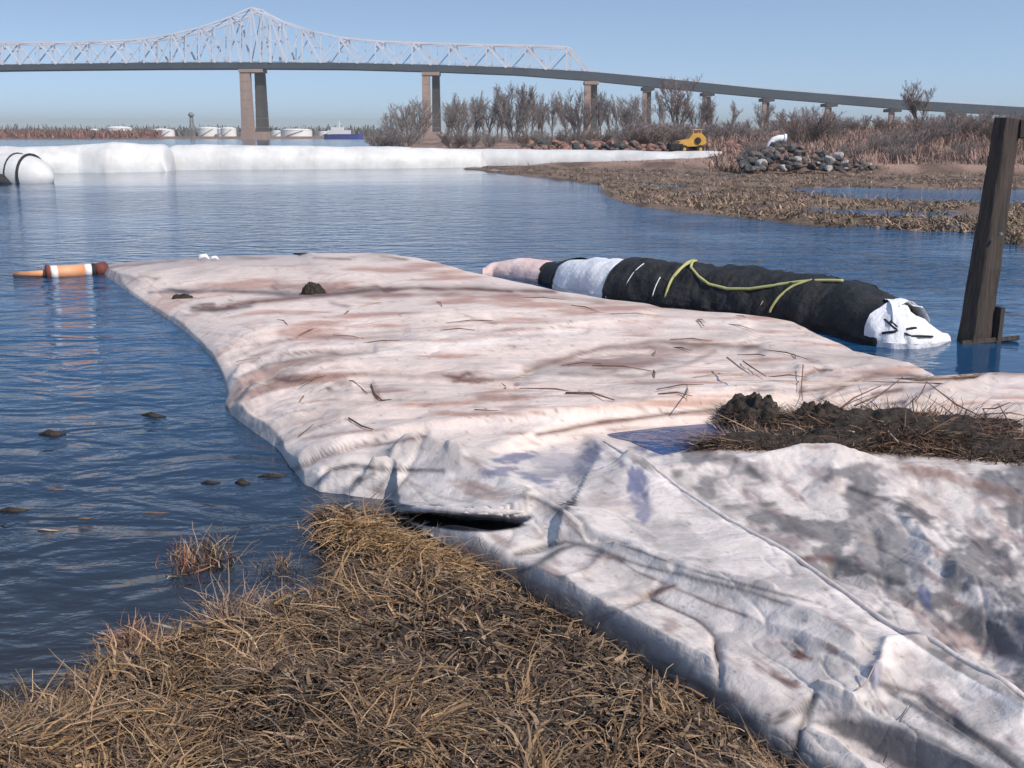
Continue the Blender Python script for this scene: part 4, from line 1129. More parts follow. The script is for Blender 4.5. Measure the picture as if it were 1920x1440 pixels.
kf = crump(cfan / (26 * psc), U / 210.0, 180); kf2 = crump(cfan / (9 * psc) + w1, U / 80.0, 190)
Dt = Dt + far_amt * sstep(0, 60, dL) * edge_amt * (0.030 * kf + 0.006 * kf2)
# creases: thin sharp
cr_ = np.abs(fbm(cb / 60 + 3, ca / 210, 3, 70) - 0.5)
Dt = Dt - mass * 0.008 * np.exp(-(cr_ / 0.018) ** 1.0)
cf_ = np.abs(fbm(cfan / 26.0, U / 420.0, 3, 71) - 0.5)
lineB = np.maximum(lineB, far_amt * 0.6 * np.exp(-(cf_ / 0.007) ** 1.2) * sstep(0.42, 0.6, fbm(U / 90, V / 40, 3, 73)))
lineD = np.maximum(lineD, mass * 0.4 * np.exp(-(cr_ / 0.007) ** 1.2) * sstep(0.42, 0.6, fbm(U / 90, V / 40, 3, 74)))
spk = fbm(U / 7.0, V / 3.5, 2, 75)
lineB = np.maximum(lineB, 0.7 * sstep(0.80, 0.9, spk) * sstep(0, 60, dL))
Dt = Dt - far_amt * 0.012 * np.exp(-(cf_ / 0.03)) * sstep(0, 60, dL)
pale = np.maximum(pale, 1.3 * np.exp(-(np.abs(ed_ + 4) / 6.0) ** 2) * sstep(0.05, 0.2, tE))  # bright line of the lifted edge painted into the colour
smooth_zone = (1 - far0) * (ed_ < -2) if False else (ed_ < -2)
dirt_shade = np.maximum(dirt_shade, 0.75 * (ed_ > 1) * np.exp(-np.clip(ed_, 0, 999) / 22.0) * sstep(0.05, 0.2, tE) * sstep(0.3, 0.6, fbm(U / 40, V / 30, 3, 88)))  # dirt plus the dark cast behind the edge, both put into the colour
dirt_noise = np.clip(fbm(U / 60, V / 34, 5, 80) - 0.5, 0, 1)
dirt_shade = np.maximum(dirt_shade, (1 - far_amt) * np.where(ed_ > 0, 1.0, 0.35) * np.clip(sstep(0.0, 0.15, dirt_noise) * 0.80, 0, 1))
dirt_shade = np.maximum(dirt_shade, far_amt * 0.30 * sstep(0.05, 0.25, np.clip(fbm(cfan / 30, U / 180, 5, 82) - 0.48, 0, 1)))
def crease(poly, w, a, arr, deep=0.0):
    global Dt
    d, s_, t = seg_dist(U + WX * 0.25, V + WY * 0.25, poly, 1.0)
    thick = w * (0.55 + 0.9 * vnoise(U / 16, V / 12, int(poly[0][0])))
    arr[:] = np.maximum(arr, a * np.exp(-(d / thick) ** 2) * np.clip(0.7 + 1.0 * (vnoise(U / 30, V / 22, int(poly[0][1])) - 0.3), 0, 1))
    if deep: Dt = Dt - deep * np.exp(-(d / (w * 2.2)) ** 1.5)
for pl_, w_, a_ in [
    ([(515, 710), (545, 716), (600, 708)], 4, .8), ([(597, 704), (602, 708)], 5, .9), ([(612, 728), (618, 730)], 4, .9),
    ([(830, 704), (860, 708), (875, 700), (905, 716)], 4, .95), ([(850, 712), (900, 717)], 3, .8),
    ([(190, 503), (260, 496), (330, 490)], 2.2, .8), ([(400, 546), (480, 549), (560, 557)], 2.5, .7),
    ([(355, 581), (368, 571), (402, 569)], 2.5, .9), ([(360, 583), (410, 580), (440, 574)], 3, .9),
    ([(600, 546), (660, 541), (705, 538), (722, 547), (760, 541), (860, 540), (960, 546)], 4, 1.0), ([(620, 568), (652, 574)], 3, .8),  # first stroke paints the crest's shadow into the colour
    ([(600, 552), (720, 556), (860, 549), (1000, 553), (1130, 566)], 5, .55),
    ([(450, 650), (530, 640), (600, 620)], 2.5, .5), ([(524, 676), (530, 664), (590, 660), (640, 664)], 2.5, .7),
    ([(590, 483), (660, 486)], 2, .8), ([(715, 481), (765, 486)], 2.5, .8), ([(440, 481), (500, 485)], 2, .6),
    ([(985, 697), (1060, 672), (1130, 652), (1230, 641), (1320, 646), (1420, 650)], 4, .7), ([(1050, 700), (1200, 705), (1290, 682), (1340, 660)], 4, .55),
    ([(1500, 742), (1507, 706), (1530, 692), (1562, 694)], 2.2, .9), ([(1540, 748), (1600, 716), (1640, 701), (1700, 699), (1745, 713)], 3, .9),
    ([(1560, 745), (1640, 722), (1700, 716)], 2.2, .7), ([(1636, 738), (1692, 730)], 5, .95), ([(1610, 765), (1700, 752), (1800, 768)], 3, .6), ([(1700, 790), (1800, 778), (1920, 792)], 5, .7),
    ([(870, 592), (900, 600), (930, 607)], 2, .6), ([(1000, 745), (1100, 742), (1200, 748), (1290, 740)], 2.2, .5), ([(1030, 812), (1120, 792), (1210, 780), (1370, 766)], 3, 1.0),
    ([(1100, 1040), (1160, 1048), (1190, 1072), (1260, 1100), (1330, 1130), (1400, 1156)], 3, .75),
    ([(1213, 1119), (1240, 1109), (1262, 1098)], 5, .95), ([(1112, 1178), (1160, 1146), (1215, 1124)], 2, .7), ([(1225, 1125), (1310, 1163), (1338, 1192), (1344, 1240)], 2.2, .75),
    ([(1280, 1292), (1300, 1242), (1332, 1220)], 2, .5), ([(1450, 1268), (1488, 1284)], 5, .8), ([(1484, 1226), (1520, 1236)], 6, .7), ([(1325, 1110), (1400, 1098), (1450, 1080)], 2, .35),
    ([(1050, 957), (1082, 988)], 3, .8), ([(1180, 1100), (1130, 1130), (1090, 1160)], 2, .35), ([(1500, 1052), (1530, 1046), (1560, 1050)], 6, .9), ([(860, 900), (930, 925), (1000, 935)], 5, .4)]:
    crease(pl_, w_, a_, lineB, 0.004 if pl_[0][1] > 800 else 0)
for pl_, w_, a_ in [
    ([(480, 817), (512, 790)], 2.2, .5), ([(520, 832), (600, 800), (650, 786)], 2.4, .6), ([(540, 882), (600, 856), (645, 836), (700, 829), (722, 820)], 3, .8),
    ([(600, 902), (620, 881), (660, 872), (700, 880), (830, 883)], 3.6, 1.0), ([(628, 948), (650, 920), (674, 896)], 4.5, 1.0), ([(700, 926), (730, 892), (752, 872)], 3, .75),
    ([(280, 549), (322, 543), (362, 548)], 3.5, .95), ([(984, 925), (1015, 940), (1046, 957)], 4.5, .95),
    ([(963, 1078), (1010, 1056), (1050, 1032), (1090, 1020), (1132, 1036), (1165, 1052)], 5, .85), ([(1160, 1020), (1300, 1070), (1430, 1106), (1530, 1130)], 2.6, .75), ([(1530, 1130), (1640, 1175)], 2, .4),
    ([(1340, 1200), (1343, 1240), (1349, 1288)], 4, .7), ([(1440, 1352), (1490, 1329), (1528, 1304)], 7, 1.0), ([(1528, 1304), (1508, 1345), (1494, 1392), (1490, 1430)], 8, 1.0),  # last two strokes paint the fold's shadow into the colour
    ([(770, 905), (820, 930), (900, 945)], 3, .4), ([(1130, 832), (1160, 870), (1195, 905), (1225, 960)], 7, .5), ([(1590, 915), (1650, 935), (1700, 950), (1745, 985)], 5, .8), ([(1690, 950), (1730, 965)], 7, .9),
    ([(1560, 1048), (1620, 1068), (1690, 1095), (1745, 1140)], 10, .75), ([(1640, 1010), (1660, 1080)], 4, .5), ([(1400, 880), (1440, 900)], 8, .7), ([(1660, 1285), (1720, 1303), (1790, 1345)], 6, .8), ([(420, 775), (432, 748), (450, 728)], 2.6, .8),
    ([(436, 786), (455, 760), (476, 742)], 2, .5), ([(300, 600), (330, 592), (372, 590)], 2, .4), ([(240, 548), (262, 530), (300, 520)], 2, .4)]:
    crease(pl_, w_, a_, lineD, 0.006 if pl_[0][1] > 800 else 0)
def dark_patch(poly, soft, a):  # dark areas painted into the colour, the hollows' shade among them
    sd = poly_sd(U + WX, V + WY, poly)
    dirt_shade[:] = np.maximum(dirt_shade, a * sstep(-soft, soft, sd) * (0.75 + 0.5 * fbm(U / 40, V / 26, 4, int(poly[0][0]))))
dark_patch([(1560, 1352), (1640, 1347), (1720, 1367), (1800, 1402), (1890, 1445), (1900, 1500), (1760, 1480), (1640, 1410)], 7, .8)
dark_patch([(1680, 1308), (1745, 1318), (1800, 1345), (1880, 1395), (1950, 1450), (1900, 1440), (1820, 1385), (1740, 1350)], 6, .75)
dark_patch([(1780, 1128), (1840, 1150), (1960, 1215), (1960, 1270), (1850, 1215), (1790, 1170)], 9, .8)
dark_patch([(1590, 960), (1660, 965), (1700, 1000), (1740, 1060), (1745, 1110), (1680, 1080), (1600, 1040)], 14, .5)
# the dark open slot under the upper layer
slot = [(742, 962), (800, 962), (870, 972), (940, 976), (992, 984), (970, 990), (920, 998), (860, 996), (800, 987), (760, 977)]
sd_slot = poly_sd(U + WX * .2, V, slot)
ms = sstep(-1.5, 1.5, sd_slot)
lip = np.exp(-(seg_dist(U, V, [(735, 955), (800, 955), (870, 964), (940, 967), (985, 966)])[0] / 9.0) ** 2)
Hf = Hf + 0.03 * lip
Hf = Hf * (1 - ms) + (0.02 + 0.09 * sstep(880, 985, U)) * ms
blk = np.maximum(ms, 0)  # the slot's inner darkness is painted black into the colour
# black band along the near lower rim: its shade put into the colour
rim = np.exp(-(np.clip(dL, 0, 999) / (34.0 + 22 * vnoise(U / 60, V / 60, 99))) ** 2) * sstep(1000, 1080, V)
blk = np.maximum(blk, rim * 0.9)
Hf = np.clip(Hf, -0.05, 0.75)
ewet = 0.035 * sstep(965, 1010, V)
Hf = Hf * sstep(-2, 10, dL) + (ewet * (dL > -3) - 0.05 * (V < 965)) * (1 - sstep(-2, 10, dL)) + ewet * sstep(-2, 10, dL) * np.exp(-np.clip(dL, 0, 999) / 60)
Hf = np.where((V > 965) & (dL <= -2), ewet, Hf)
# keep the sheet facing the viewer: distance grows with every row up the picture
dx, dy, dz = ray(U, V)
tan = -dz / dy
Yd = (HC - Hf) / tan
for r in range(len(gv) - 2, -1, -1):
    lim = Yd[r + 1] + 0.3 * PXV[r] * SV
    free = ms[r] > 0.2
    Yd[r] = np.where(free | (ms[r + 1] > 0.2), Yd[r], np.maximum(Yd[r], lim))
Hf = HC - Yd * tan
def box_blur(A, k, ax):
    pad = [(0, 0), (0, 0)]; pad[ax] = (k, k); B = np.pad(A, pad, mode='edge'); c = np.cumsum(B, ax)
    c = np.insert(c, 0, 0, axis=ax); n = 2 * k + 1
    return (np.take(c, range(n, c.shape[ax]), ax) - np.take(c, range(0, c.shape[ax] - n), ax)) / n
Hs = Hf
for q in range(2): Hs = box_blur(box_blur(Hs, 5, 0), 3, 1)
bm_ = sstep(1000, 1040, V) * sstep(2, 12, dL) * (1 - sstep(-30, -8, sd_slot))
Hf = Hf * (1 - bm_) + Hs * bm_
pudpoly = [(1060, 815), (1130, 790), (1290, 772), (1500, 766), (1900, 800), (1900, 880), (1500, 850), (1230, 875), (1150, 850)]
Dt = Dt * (1 - sstep(-16, 4, poly_sd(U, V, pudpoly)))
Dt = np.clip(Dt, -0.16, 0.2) * sstep(0, 40, dL) * (1 - ms)
Dt = Dt - sstep(0, 40, dL) * 0.0
# colours
base_far = np.array((0.67, 0.55, 0.49)); base_near = np.array((0.62, 0.555, 0.52))
t_ = sstep(760, 900, V)[..., None]
C = base_far * (1 - t_) + base_near * t_
warm = fbm(U / 130, V / 60, 4, 90)[..., None]
C = C * (0.90 + 0.20 * warm)
stk = fbm(cfan / 9.0, U / 120.0, 4, 95)[..., None] * (1 - t_) + (fbm(cb / 24.0, ca / 60.0, 5, 96) - 0.10 * (ed_ < 0))[..., None] * t_
C = C * (1 - 0.50 * sstep(0.50, 0.74, stk) * (np.array((0.68, 1.0, 1.1)) * (1 - t_) + np.array((0.85, 1.0, 1.0)) * t_))
C = C * (1 - pale[..., None] * 0.6) + np.array((0.78, 0.72, 0.69)) * pale[..., None] * 0.6
C = C * (1 - dirt_shade[..., None]) + np.array((0.10, 0.095, 0.10)) * dirt_shade[..., None]
C = C * (1 - brown[..., None]) + np.array((0.20, 0.10, 0.075)) * brown[..., None]
C = C * (1 - lineD[..., None]) + np.array((0.045, 0.042, 0.048)) * lineD[..., None]
C = C * (1 - lineB[..., None]) + np.array((0.115, 0.05, 0.035)) * lineB[..., None]
C = C * (1 - wet[..., None] * 0.9) + np.array((0.11, 0.12, 0.22)) * wet[..., None] * 0.9
# algae and silt towards the water line on the left
silt = np.exp(-np.clip(dL, 0, 999) / 26.0) * (V < 950)
C = C * (1 - 0.6 * silt[..., None]) + np.array((0.24, 0.235, 0.24)) * 0.6 * silt[..., None]
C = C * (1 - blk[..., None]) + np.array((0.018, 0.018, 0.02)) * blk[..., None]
def samp(A, u, v):
    x = np.clip((u - gu[0]) / SU, 0, len(gu) - 1.001); y = np.clip((v - gv[0]) / SV, 0, len(gv) - 1.001)
    i = x.astype(int); j = y.astype(int); a = x - i; b = y - j
    if A.ndim == 3: a = a[..., None]; b = b[..., None]
    return (A[j, i] * (1 - a) + A[j, i + 1] * a) * (1 - b) + (A[j + 1, i] * (1 - a) + A[j + 1, i + 1] * a) * b
rows = np.concatenate([np.arange(474, 760, 1.6), np.arange(760, 1690, 2.4)])
NCt = 620
tt = np.linspace(0, 1, NCt)
uL = interp_rows(LEFT, rows); uR = interp_rows(RIGHT, rows)
# sample columns: denser in the visible span
UU = uL[:, None] + (uR - uL)[:, None] * tt[None, :]
VV = np.repeat(rows[:, None], NCt, 1)
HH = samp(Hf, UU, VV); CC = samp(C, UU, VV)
pos = G(UU, VV, 0.0)
ddx, ddy, ddz = ray(UU, VV)
tt_ = (HH - HC) / ddz
pos = np.stack([ddx * tt_, ddy * tt_, HH + samp(Dt, UU, VV)], -1)
pu_, pv2_ = project(pos[..., 0], pos[..., 1], pos[..., 2])
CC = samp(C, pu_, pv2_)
# skirts: outline rolls down below the water / ground
def skirt(line, out, down):
    return line + np.concatenate([out, np.full((len(line), 1), -down)], 1)
nr = len(rows)
top_edge = pos[0]; r_edge = pos[:, -1]; l_edge = pos[:, 0]
right_sk = r_edge.copy(); right_sk[:, 0] += 0.12; right_sk[:, 1] += 0.5; right_sk[:, 2] = -0.2
left_sk = l_edge.copy(); left_sk[:, 0] += 0.10; left_sk[:, 1] += 0.06; left_sk[:, 2] -= 0.28
pos = np.concatenate([left_sk[:, None], pos, right_sk[:, None]], 1)
CC = np.concatenate([CC[:, :1] * 0.25, CC, CC[:, -1:]], 1)
top_sk = pos[0].copy(); top_sk[:, 1] += 0.5; top_sk[:, 2] = -0.2
pos = np.concatenate([top_sk[None], pos], 0); CC = np.concatenate([CC[:1], CC], 0)
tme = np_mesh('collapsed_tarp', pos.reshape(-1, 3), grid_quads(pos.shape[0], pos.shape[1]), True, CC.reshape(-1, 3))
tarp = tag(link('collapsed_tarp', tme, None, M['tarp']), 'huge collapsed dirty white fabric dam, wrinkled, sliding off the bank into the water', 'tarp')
def tz(u, v):
    return float(samp(Hf, np.array([float(u)]), np.array([float(v)]))[0])
def T(u, v, up=0.0):
    h = tz(u, v); p = G(u, v, h); p[2] += float(samp(Dt, np.array([float(u)]), np.array([float(v)]))[0]); return Vector((float(p[0]), float(p[1]), float(p[2]) + up))

# rolled hems: the crisp folded edge of the upper layer and the lip over the open slot
def hem(name, pl, r, up, seg=6):
    pts = []
    for i in range(len(pl) - 1):
        for k in range(seg):
            t = k / seg; pts.append(T(pl[i][0] * (1 - t) + pl[i + 1][0] * t, pl[i][1] * (1 - t) + pl[i + 1][1] * t, up))
    pts.append(T(*pl[-1], up))
    for q in range(26 if name == 'flap_edge' else 3):
        pts = [pts[0]] + [(pts[i - 1] + pts[i] + pts[i + 1]) / 3 for i in range(1, len(pts) - 1)] + [pts[-1]]
    n = len(pts)
    rr = [r * (0.35 + 0.65 * min(1, min(i, n - 1 - i) / 5)) * (0.85 + 0.3 * random.random()) for i in range(n)]
    return MB().tube(pts, rr, 8).build(name, M['hem'], tarp, True)
hem('rolled_hem', [(1132, 829), (1170, 853), (1210, 880), (1280, 921), (1350, 962), (1425, 1006), (1500, 1050), (1575, 1108), (1650, 1165), (1715, 1208), (1780, 1250), (1850, 1290), (1920, 1330), (2000, 1376)], 0.010, 0.004)
hem('flap_edge', [(738, 957), (770, 955), (800, 957), (835, 961), (870, 965), (905, 967), (940, 969), (984, 975)], 0.016, 0.0)
# puddle on the sheet
pud = [(1060, 812), (1170, 786), (1290, 772), (1400, 772), (1480, 776), (1500, 800), (1380, 815), (1300, 838), (1250, 856), (1215, 842), (1180, 826), (1130, 818)]
pv = [tuple(G(a, b_, 0.1265)) for a, b_ in pud]
pme = bpy.data.meshes.new('puddle'); pme.from_pydata(pv, [], [tuple(range(len(pv)))[::-1]])
pm_, nt_, b__ = new_mat('still_puddle_water'); b__.inputs['Base Color'].default_value = (0.02, 0.05, 0.14, 1); b__.inputs['Roughness'].default_value = 0.05; b__.inputs['IOR'].default_value = 1.33
nz_ = N(nt_, 'ShaderNodeTexNoise', Scale=14.0); bp_ = N(nt_, 'ShaderNodeBump', Strength=0.25, Distance=0.02); nt_.links.new(nz_.outputs[0], bp_.inputs['Height']); nt_.links.new(bp_.outputs[0], b__.inputs['Normal'])
tag(link('puddle', pme, None, pm_), 'blue puddle lying in the hollow of the collapsed tarp beside the dark clump', 'puddle', kind='structure')

# ------------------------------------------------------------------ wrack, sticks and clumps on the tarp
M['blade_a'] = noise_mat('brown_reed', (0.10, 0.06, 0.04), (0.22, 0.13, 0.09), 20, 0.85)
M['blade_b'] = noise_mat('tan_reed', (0.34, 0.22, 0.14), (0.46, 0.33, 0.22), 20, 0.85)
M['wrack'] = noise_mat('dark_wet_wrack', (0.012, 0.010, 0.009), (0.06, 0.045, 0.035), 30, 0.9, bump=0.02, bscale=60)
def clump(name, u0, v0, ru, rv, hgt, n, L, lab, cat, seed, tn=None, nbl=500):
    """dark matted heap with stalks poking out"""
    rg2 = np.random.default_rng(seed)
    c = T(u0, v0)
    sx = ru / F * c.y * 1.02; sy = min(rv / F * c.y * 2.6, sx * 1.3)
    root = empty(name, tuple(c)); tag(root, lab, cat)
    k = 48
    a = np.linspace(-1, 1, k); A, B = np.meshgrid(a, a)
    R = np.hypot(A, B)
    nn = fbm(A * 3 + seed, B * 3, 4, seed)
    z = hgt * np.clip(1 - R ** 2.4, 0, 1) ** 0.5 * (0.25 + 1.4 * np.clip(nn, 0.2, 0.62) + 0.35 * vnoise(A * 9, B * 9, seed + 5)) - 0.06 * sstep(0.8, 1.2, R) - 0.01
    me = np_mesh('mat', np.stack([A * sx, B * sy, z], -1).reshape(-1, 3), grid_quads(k, k), True)
    link('mat', me, root, M['wrack'])
    nbl = int(nbl * 0.55)
    aa = rg2.uniform(0, 6.28, nbl); rr = np.sqrt(rg2.uniform(0, 1, nbl)) * 1.0
    bx = np.cos(aa) * rr; by = np.sin(aa) * rr
    bz = hgt * np.clip(1 - rr ** 1.8, 0, 1) ** 0.6 * 0.9 - 0.02
    bm_ = blades('stalks', np.stack([bx * sx, by * sy, bz], -1), L * 0.8, 0.0055, 1.3, tn or [(0.16, 0.11, 0.08), (0.09, 0.07, 0.055), (0.05, 0.04, 0.035), (0.30, 0.2, 0.14), (0.06, 0.05, 0.045)], seed, 4, 0.5)
    link('stalks', bm_, root, M['blade'])
    return root
RED = [(0.26, 0.15, 0.10), (0.18, 0.11, 0.08), (0.36, 0.24, 0.16), (0.10, 0.07, 0.055), (0.05, 0.04, 0.035), (0.06, 0.045, 0.04)]
clump('weed_clump', 1412, 794, 62, 26, 0.14, 48, 0.12, 'tall round black weed clump standing beside the blue puddle', 'weed clump', 501, nbl=2600)
clump('weed_clump', 1535, 806, 62, 22, 0.14, 48, 0.14, 'smaller dark weed clump between the round clump and the reed heap', 'weed clump', 502, nbl=2200)
clump('wrack_heap', 1500, 838, 190, 22, 0.075, 48, 0.16, 'long low heap of dark wet wrack along the hollow of the tarp', 'wrack', 503, RED, nbl=5200)
clump('reed_heap', 1690, 822, 180, 40, 0.13, 48, 0.26, 'tangled heap of brown reeds and straw behind the long wrack', 'wrack', 504, RED, 6000)
clump('wrack_heap', 1880, 850, 160, 30, 0.07, 48, 0.2, 'dark wrack heap at the right border of the tarp', 'wrack', 505, RED, nbl=4200)
clump('wrack_heap', 1850, 800, 120, 8, 0.04, 48, 0.12, 'thin dark strip of wrack in the fold at the right border', 'wrack', 506, nbl=1200)
clump('mud_lump', 588, 546, 24, 6, 0.11, 48, 0.05, 'dark lump of weed sitting on the far fold of the tarp', 'weed clump', 507, nbl=300)
clump('mud_lump', 342, 549, 22, 4, 0.05, 48, 0.05, 'small dark scrap of weed left on the far corner of the tarp', 'weed clump', 508, nbl=200)

for i in range(62):
    r0 = random.Random(900 + i)
    uu_, vv_ = r0.uniform(1310, 1900), r0.uniform(765, 850)
    if i > 24: uu_, vv_ = r0.uniform(450, 1500), r0.uniform(560, 770)
    c_ = T(uu_, vv_, 0.05 if i <= 24 else 0.004); a_ = r0.uniform(0, 6.28); l_ = r0.uniform(0.06, 0.22); t_z = r0.uniform(-.02, .14) if i <= 24 else 0
    c_ = Vector(c_)
    mm = MB().tube([(-l_ * math.cos(a_), -l_ * math.sin(a_), -t_z * .3), (0.01, 0.012, 0.012), (l_ * math.cos(a_), l_ * math.sin(a_), t_z)], [0.003, 0.005, 0.002], 5)
    o = mm.build('reed_piece', M['blade_a'] if i % 3 else M['blade_b'], None, True, tuple(c_))
    tag(o, 'thin broken reed piece scattered in the wrack on the tarp' if i <= 24 else 'tiny broken twig scattered over the far half of the tarp', 'reed piece' if i <= 24 else 'twig', 'broken reeds in the wrack' if i <= 24 else 'tiny twigs over the far tarp')
M['stick'] = noise_mat('brown_stick', (0.09, 0.05, 0.035), (0.20, 0.12, 0.08), 20, 0.85)
M['straw_stick'] = noise_mat('bleached_reed', (0.34, 0.24, 0.16), (0.50, 0.40, 0.30), 20, 0.8)
sticks = [
 ([(1393, 678), (1410, 695), (1436, 716)], 0.009, 'stick', 0.02, 'short dark twig on the tarp above the round weed clump'),
 ([(1362, 698), (1385, 728), (1404, 752)], 0.012, 'straw_stick', 0.10, 'ochre topped stick leaning on the round weed clump'),
 ([(696, 722), (702, 745), (716, 756), (734, 762)], 0.010, 'stick', 0.01, 'curved dark twig lying left on the tarp middle'),
 ([(654, 790), (678, 805), (700, 826)], 0.010, 'stick', 0.01, 'dark bent twig near the lower left crease'),
 ([(655, 706), (662, 722), (690, 746)], 0.008, 'stick', 0.01, 'yellow brown twig left of the curved dark twig'),
 ([(1648, 818), (1664, 838), (1682, 858)], 0.010, 'straw_stick', 0.08, 'pale reed stalk lying across the dark wrack'),
 ([(1570, 832), (1600, 838)], 0.014, 'straw_stick', 0.08, 'short orange brown reed piece in the wrack'),
 ([(1505, 700), (1502, 735), (1504, 765)], 0.006, 'stick', 0.05, 'thin upright stem beside the yellow edged fold'),
 ([(1570, 795), (1600, 770), (1650, 748)], 0.009, 'stick', 0.08, 'brown stem slanting up out of the wrack'),
 ([(1600, 790), (1650, 765), (1690, 742)], 0.008, 'stick', 0.09, 'second slanting stem right of the brown one'),
 ([(1060, 757), (1110, 756), (1152, 768)], 0.012, 'stick', 0.01, 'flat ochre reed lying on the tarp left of the puddle'),
 ([(890, 782), (935, 785)], 0.007, 'stick', 0.01, 'tiny dark twig near the front crease of the tarp'),
 ([(1240, 1300), (1250, 1270), (1262, 1262)], 0.003, 'straw_stick', 0.03, 'thin pale stem at the dark lower rim of the tarp'),
 ([(560, 826), (588, 806)], 0.005, 'stick', 0.01, 'tiny twig on the lower left crease'),
 ([(1605, 1326), (1620, 1310), (1636, 1292)], 0.004, 'straw_stick', 0.012, 'thin straw on the near folds beside a small brown mark'),
 ([(1660, 1380), (1690, 1350), (1708, 1332)], 0.003, 'stick', 0.012, 'thin dark stem crossing the nearest dark hollow'),
]
for pl, r_, mn, up, lab in sticks:
    p0 = T(*pl[0], up)
    pts = [T(a, b_, up) - p0 for a, b_ in pl]
    MBo = MB().tube(pts, [r_ * 0.5] * (len(pts) - 1) + [r_ * 0.3], 6)
    tag(MBo.build('twig', M[mn], None, True, tuple(p0)), lab, 'twig', 'twigs and stems on the tarp')
# two small white gull-like scraps on the far rim
for u0, s, lab in ((382, 1.0, 'bright white scrap standing on the far rim of the tarp'), (402, 0.7, 'smaller white scrap right next to the bright one')):
    c = T(u0, 489)
    m = MB().tube([(-0.07 * s, 0, 0), (-0.03 * s, 0, 0.05 * s), (0.03 * s, 0, 0.06 * s), (0.08 * s, 0, 0.01)], [0.012, 0.035 * s, 0.03 * s, 0.01], 8)
    tag(m.build('white_scrap', M['white_paint'], None, True, tuple(c)), lab, 'debris', 'white scraps on the far rim')

# ------------------------------------------------------------------ floating debris left
flo = [(98, 815, 0.11, 0.05, 'dark floating lump left of the drifting stick'), (288, 780, 0.12, 0.04, 'dark floating bark piece nearest the tarp edge'), (455, 906, 0.06, 0.035, 'round dark lump floating beside the tarp corner'),
       (395, 905, 0.07, 0.02, 'flat dark chip left of the round lump'), (512, 893, 0.11, 0.025, 'dark driftwood touching the tarp corner'), (25, 958, 0.10, 0.03, 'dark floating piece at the left border'),
       (105, 918, 0.08, 0.012, 'thin brown floating strip near the left border'), (160, 972, 0.05, 0.012, 'small orange brown leaf floating on the near water'), (90, 994, 0.07, 0.008, 'pale straw scrap floating near the left border'),
       (290, 962, 0.09, 0.010, 'thin brown reed scrap floating above the red tuft')]
for u0, v0, L, r_, lab in flo:
    c = G(u0, v0); mn = 'stick' if 'brown' in lab else ('straw_stick' if 'pale' in lab or 'orange' in lab else 'wrack')
    pts = [(-L, 0, 0), (-L * .4, r_ * .5, r_ * .3), (L * .3, -r_ * .4, r_ * .25), (L, r_ * .2, 0)]
    m = MB().tube(pts, [r_ * .3, r_, r_ * .9, r_ * .25], 9)
    m.v = [(x * .7, y * .8, z * .4) for x, y, z in m.v]
    o = m.build('floating_debris', M[mn], None, True, tuple(c)); o.rotation_euler = (0, 0, random.uniform(-.3, .4))
    tag(o, lab, 'debris', 'debris floating left of the tarp')
# bleached stick and dark stick at the bank edge
for pl, r_, mn, lab in [([(282, 1168), (330, 1180), (372, 1182)], 0.006, 'straw_stick', 'bleached stick lying between the brown clump and the bank'),
                        ([(318, 1215), (330, 1188), (372, 1176)], 0.005, 'straw_stick', 'bent bleached stick on the bank edge'),
                        ([(550, 1115), (575, 1122), (600, 1134)], 0.008, 'wrack', 'short black stick at the water edge of the bank corner'),
                        ([(380, 1145), (392, 1165), (405, 1190)], 0.007, 'straw_stick', 'pale reed stub sticking out by the upright weed clump')]:
    p0 = Vector(G(*pl[0], 0.06)); pts = [Vector(G(a, b_, 0.06)) - p0 for a, b_ in pl]
    tag(MB().tube(pts, r_, 6).build('stick', M[mn], None, True, tuple(p0)), lab, 'stick', 'sticks along the bank edge')

# ------------------------------------------------------------------ orange float at the far corner
M['orange'] = noise_mat('faded_orange_plastic', (0.60, 0.25, 0.11), (0.70, 0.36, 0.20), 4, 0.5)
M['maroon'] = noise_mat('dark_red_rubber', (0.10, 0.03, 0.025), (0.16, 0.05, 0.04), 4, 0.7)
a_ = G(30, 514); b2 = G(196, 500)
fl = empty('orange_float', tuple(G(120, 508)))
tag(fl, 'orange and white cylindrical float boom with rope at the far left corner of the tarp', 'float')
def FL(u, v, z=0.05): return Vector(G(u, v, z)) - fl.location
MB().tube([FL(92, 512), FL(158, 508)], 0.085, 18).build('float_body', M['orange'], fl, True)
MB().tube([FL(86, 512.4), FL(93, 512)], 0.105, 18).build('float_ring', M['maroon'], fl, True)
MB().tube([FL(95, 511.9), FL(107, 511.2)], 0.088, 18).build('white_band', M['white_paint'], fl, True)
MB().tube([FL(158, 508.1), FL(172, 507.2)], 0.084, 18).build('white_band', M['white_paint'], fl, True)
MB().tube([FL(172, 507.3), FL(178, 507)], 0.092, 18).build('float_ring', M['rubber'], fl, True)
MB().tube([FL(178, 507), FL(196, 505)], [0.085, 0.10], 18).build('float_end', M['maroon'], fl, True)
MB().tube([FL(26, 515, 0.02), FL(60, 514, 0.03), FL(88, 512.5, 0.04)], [0.03, 0.04, 0.045], 10).build('tail', M['orange'], fl, True)

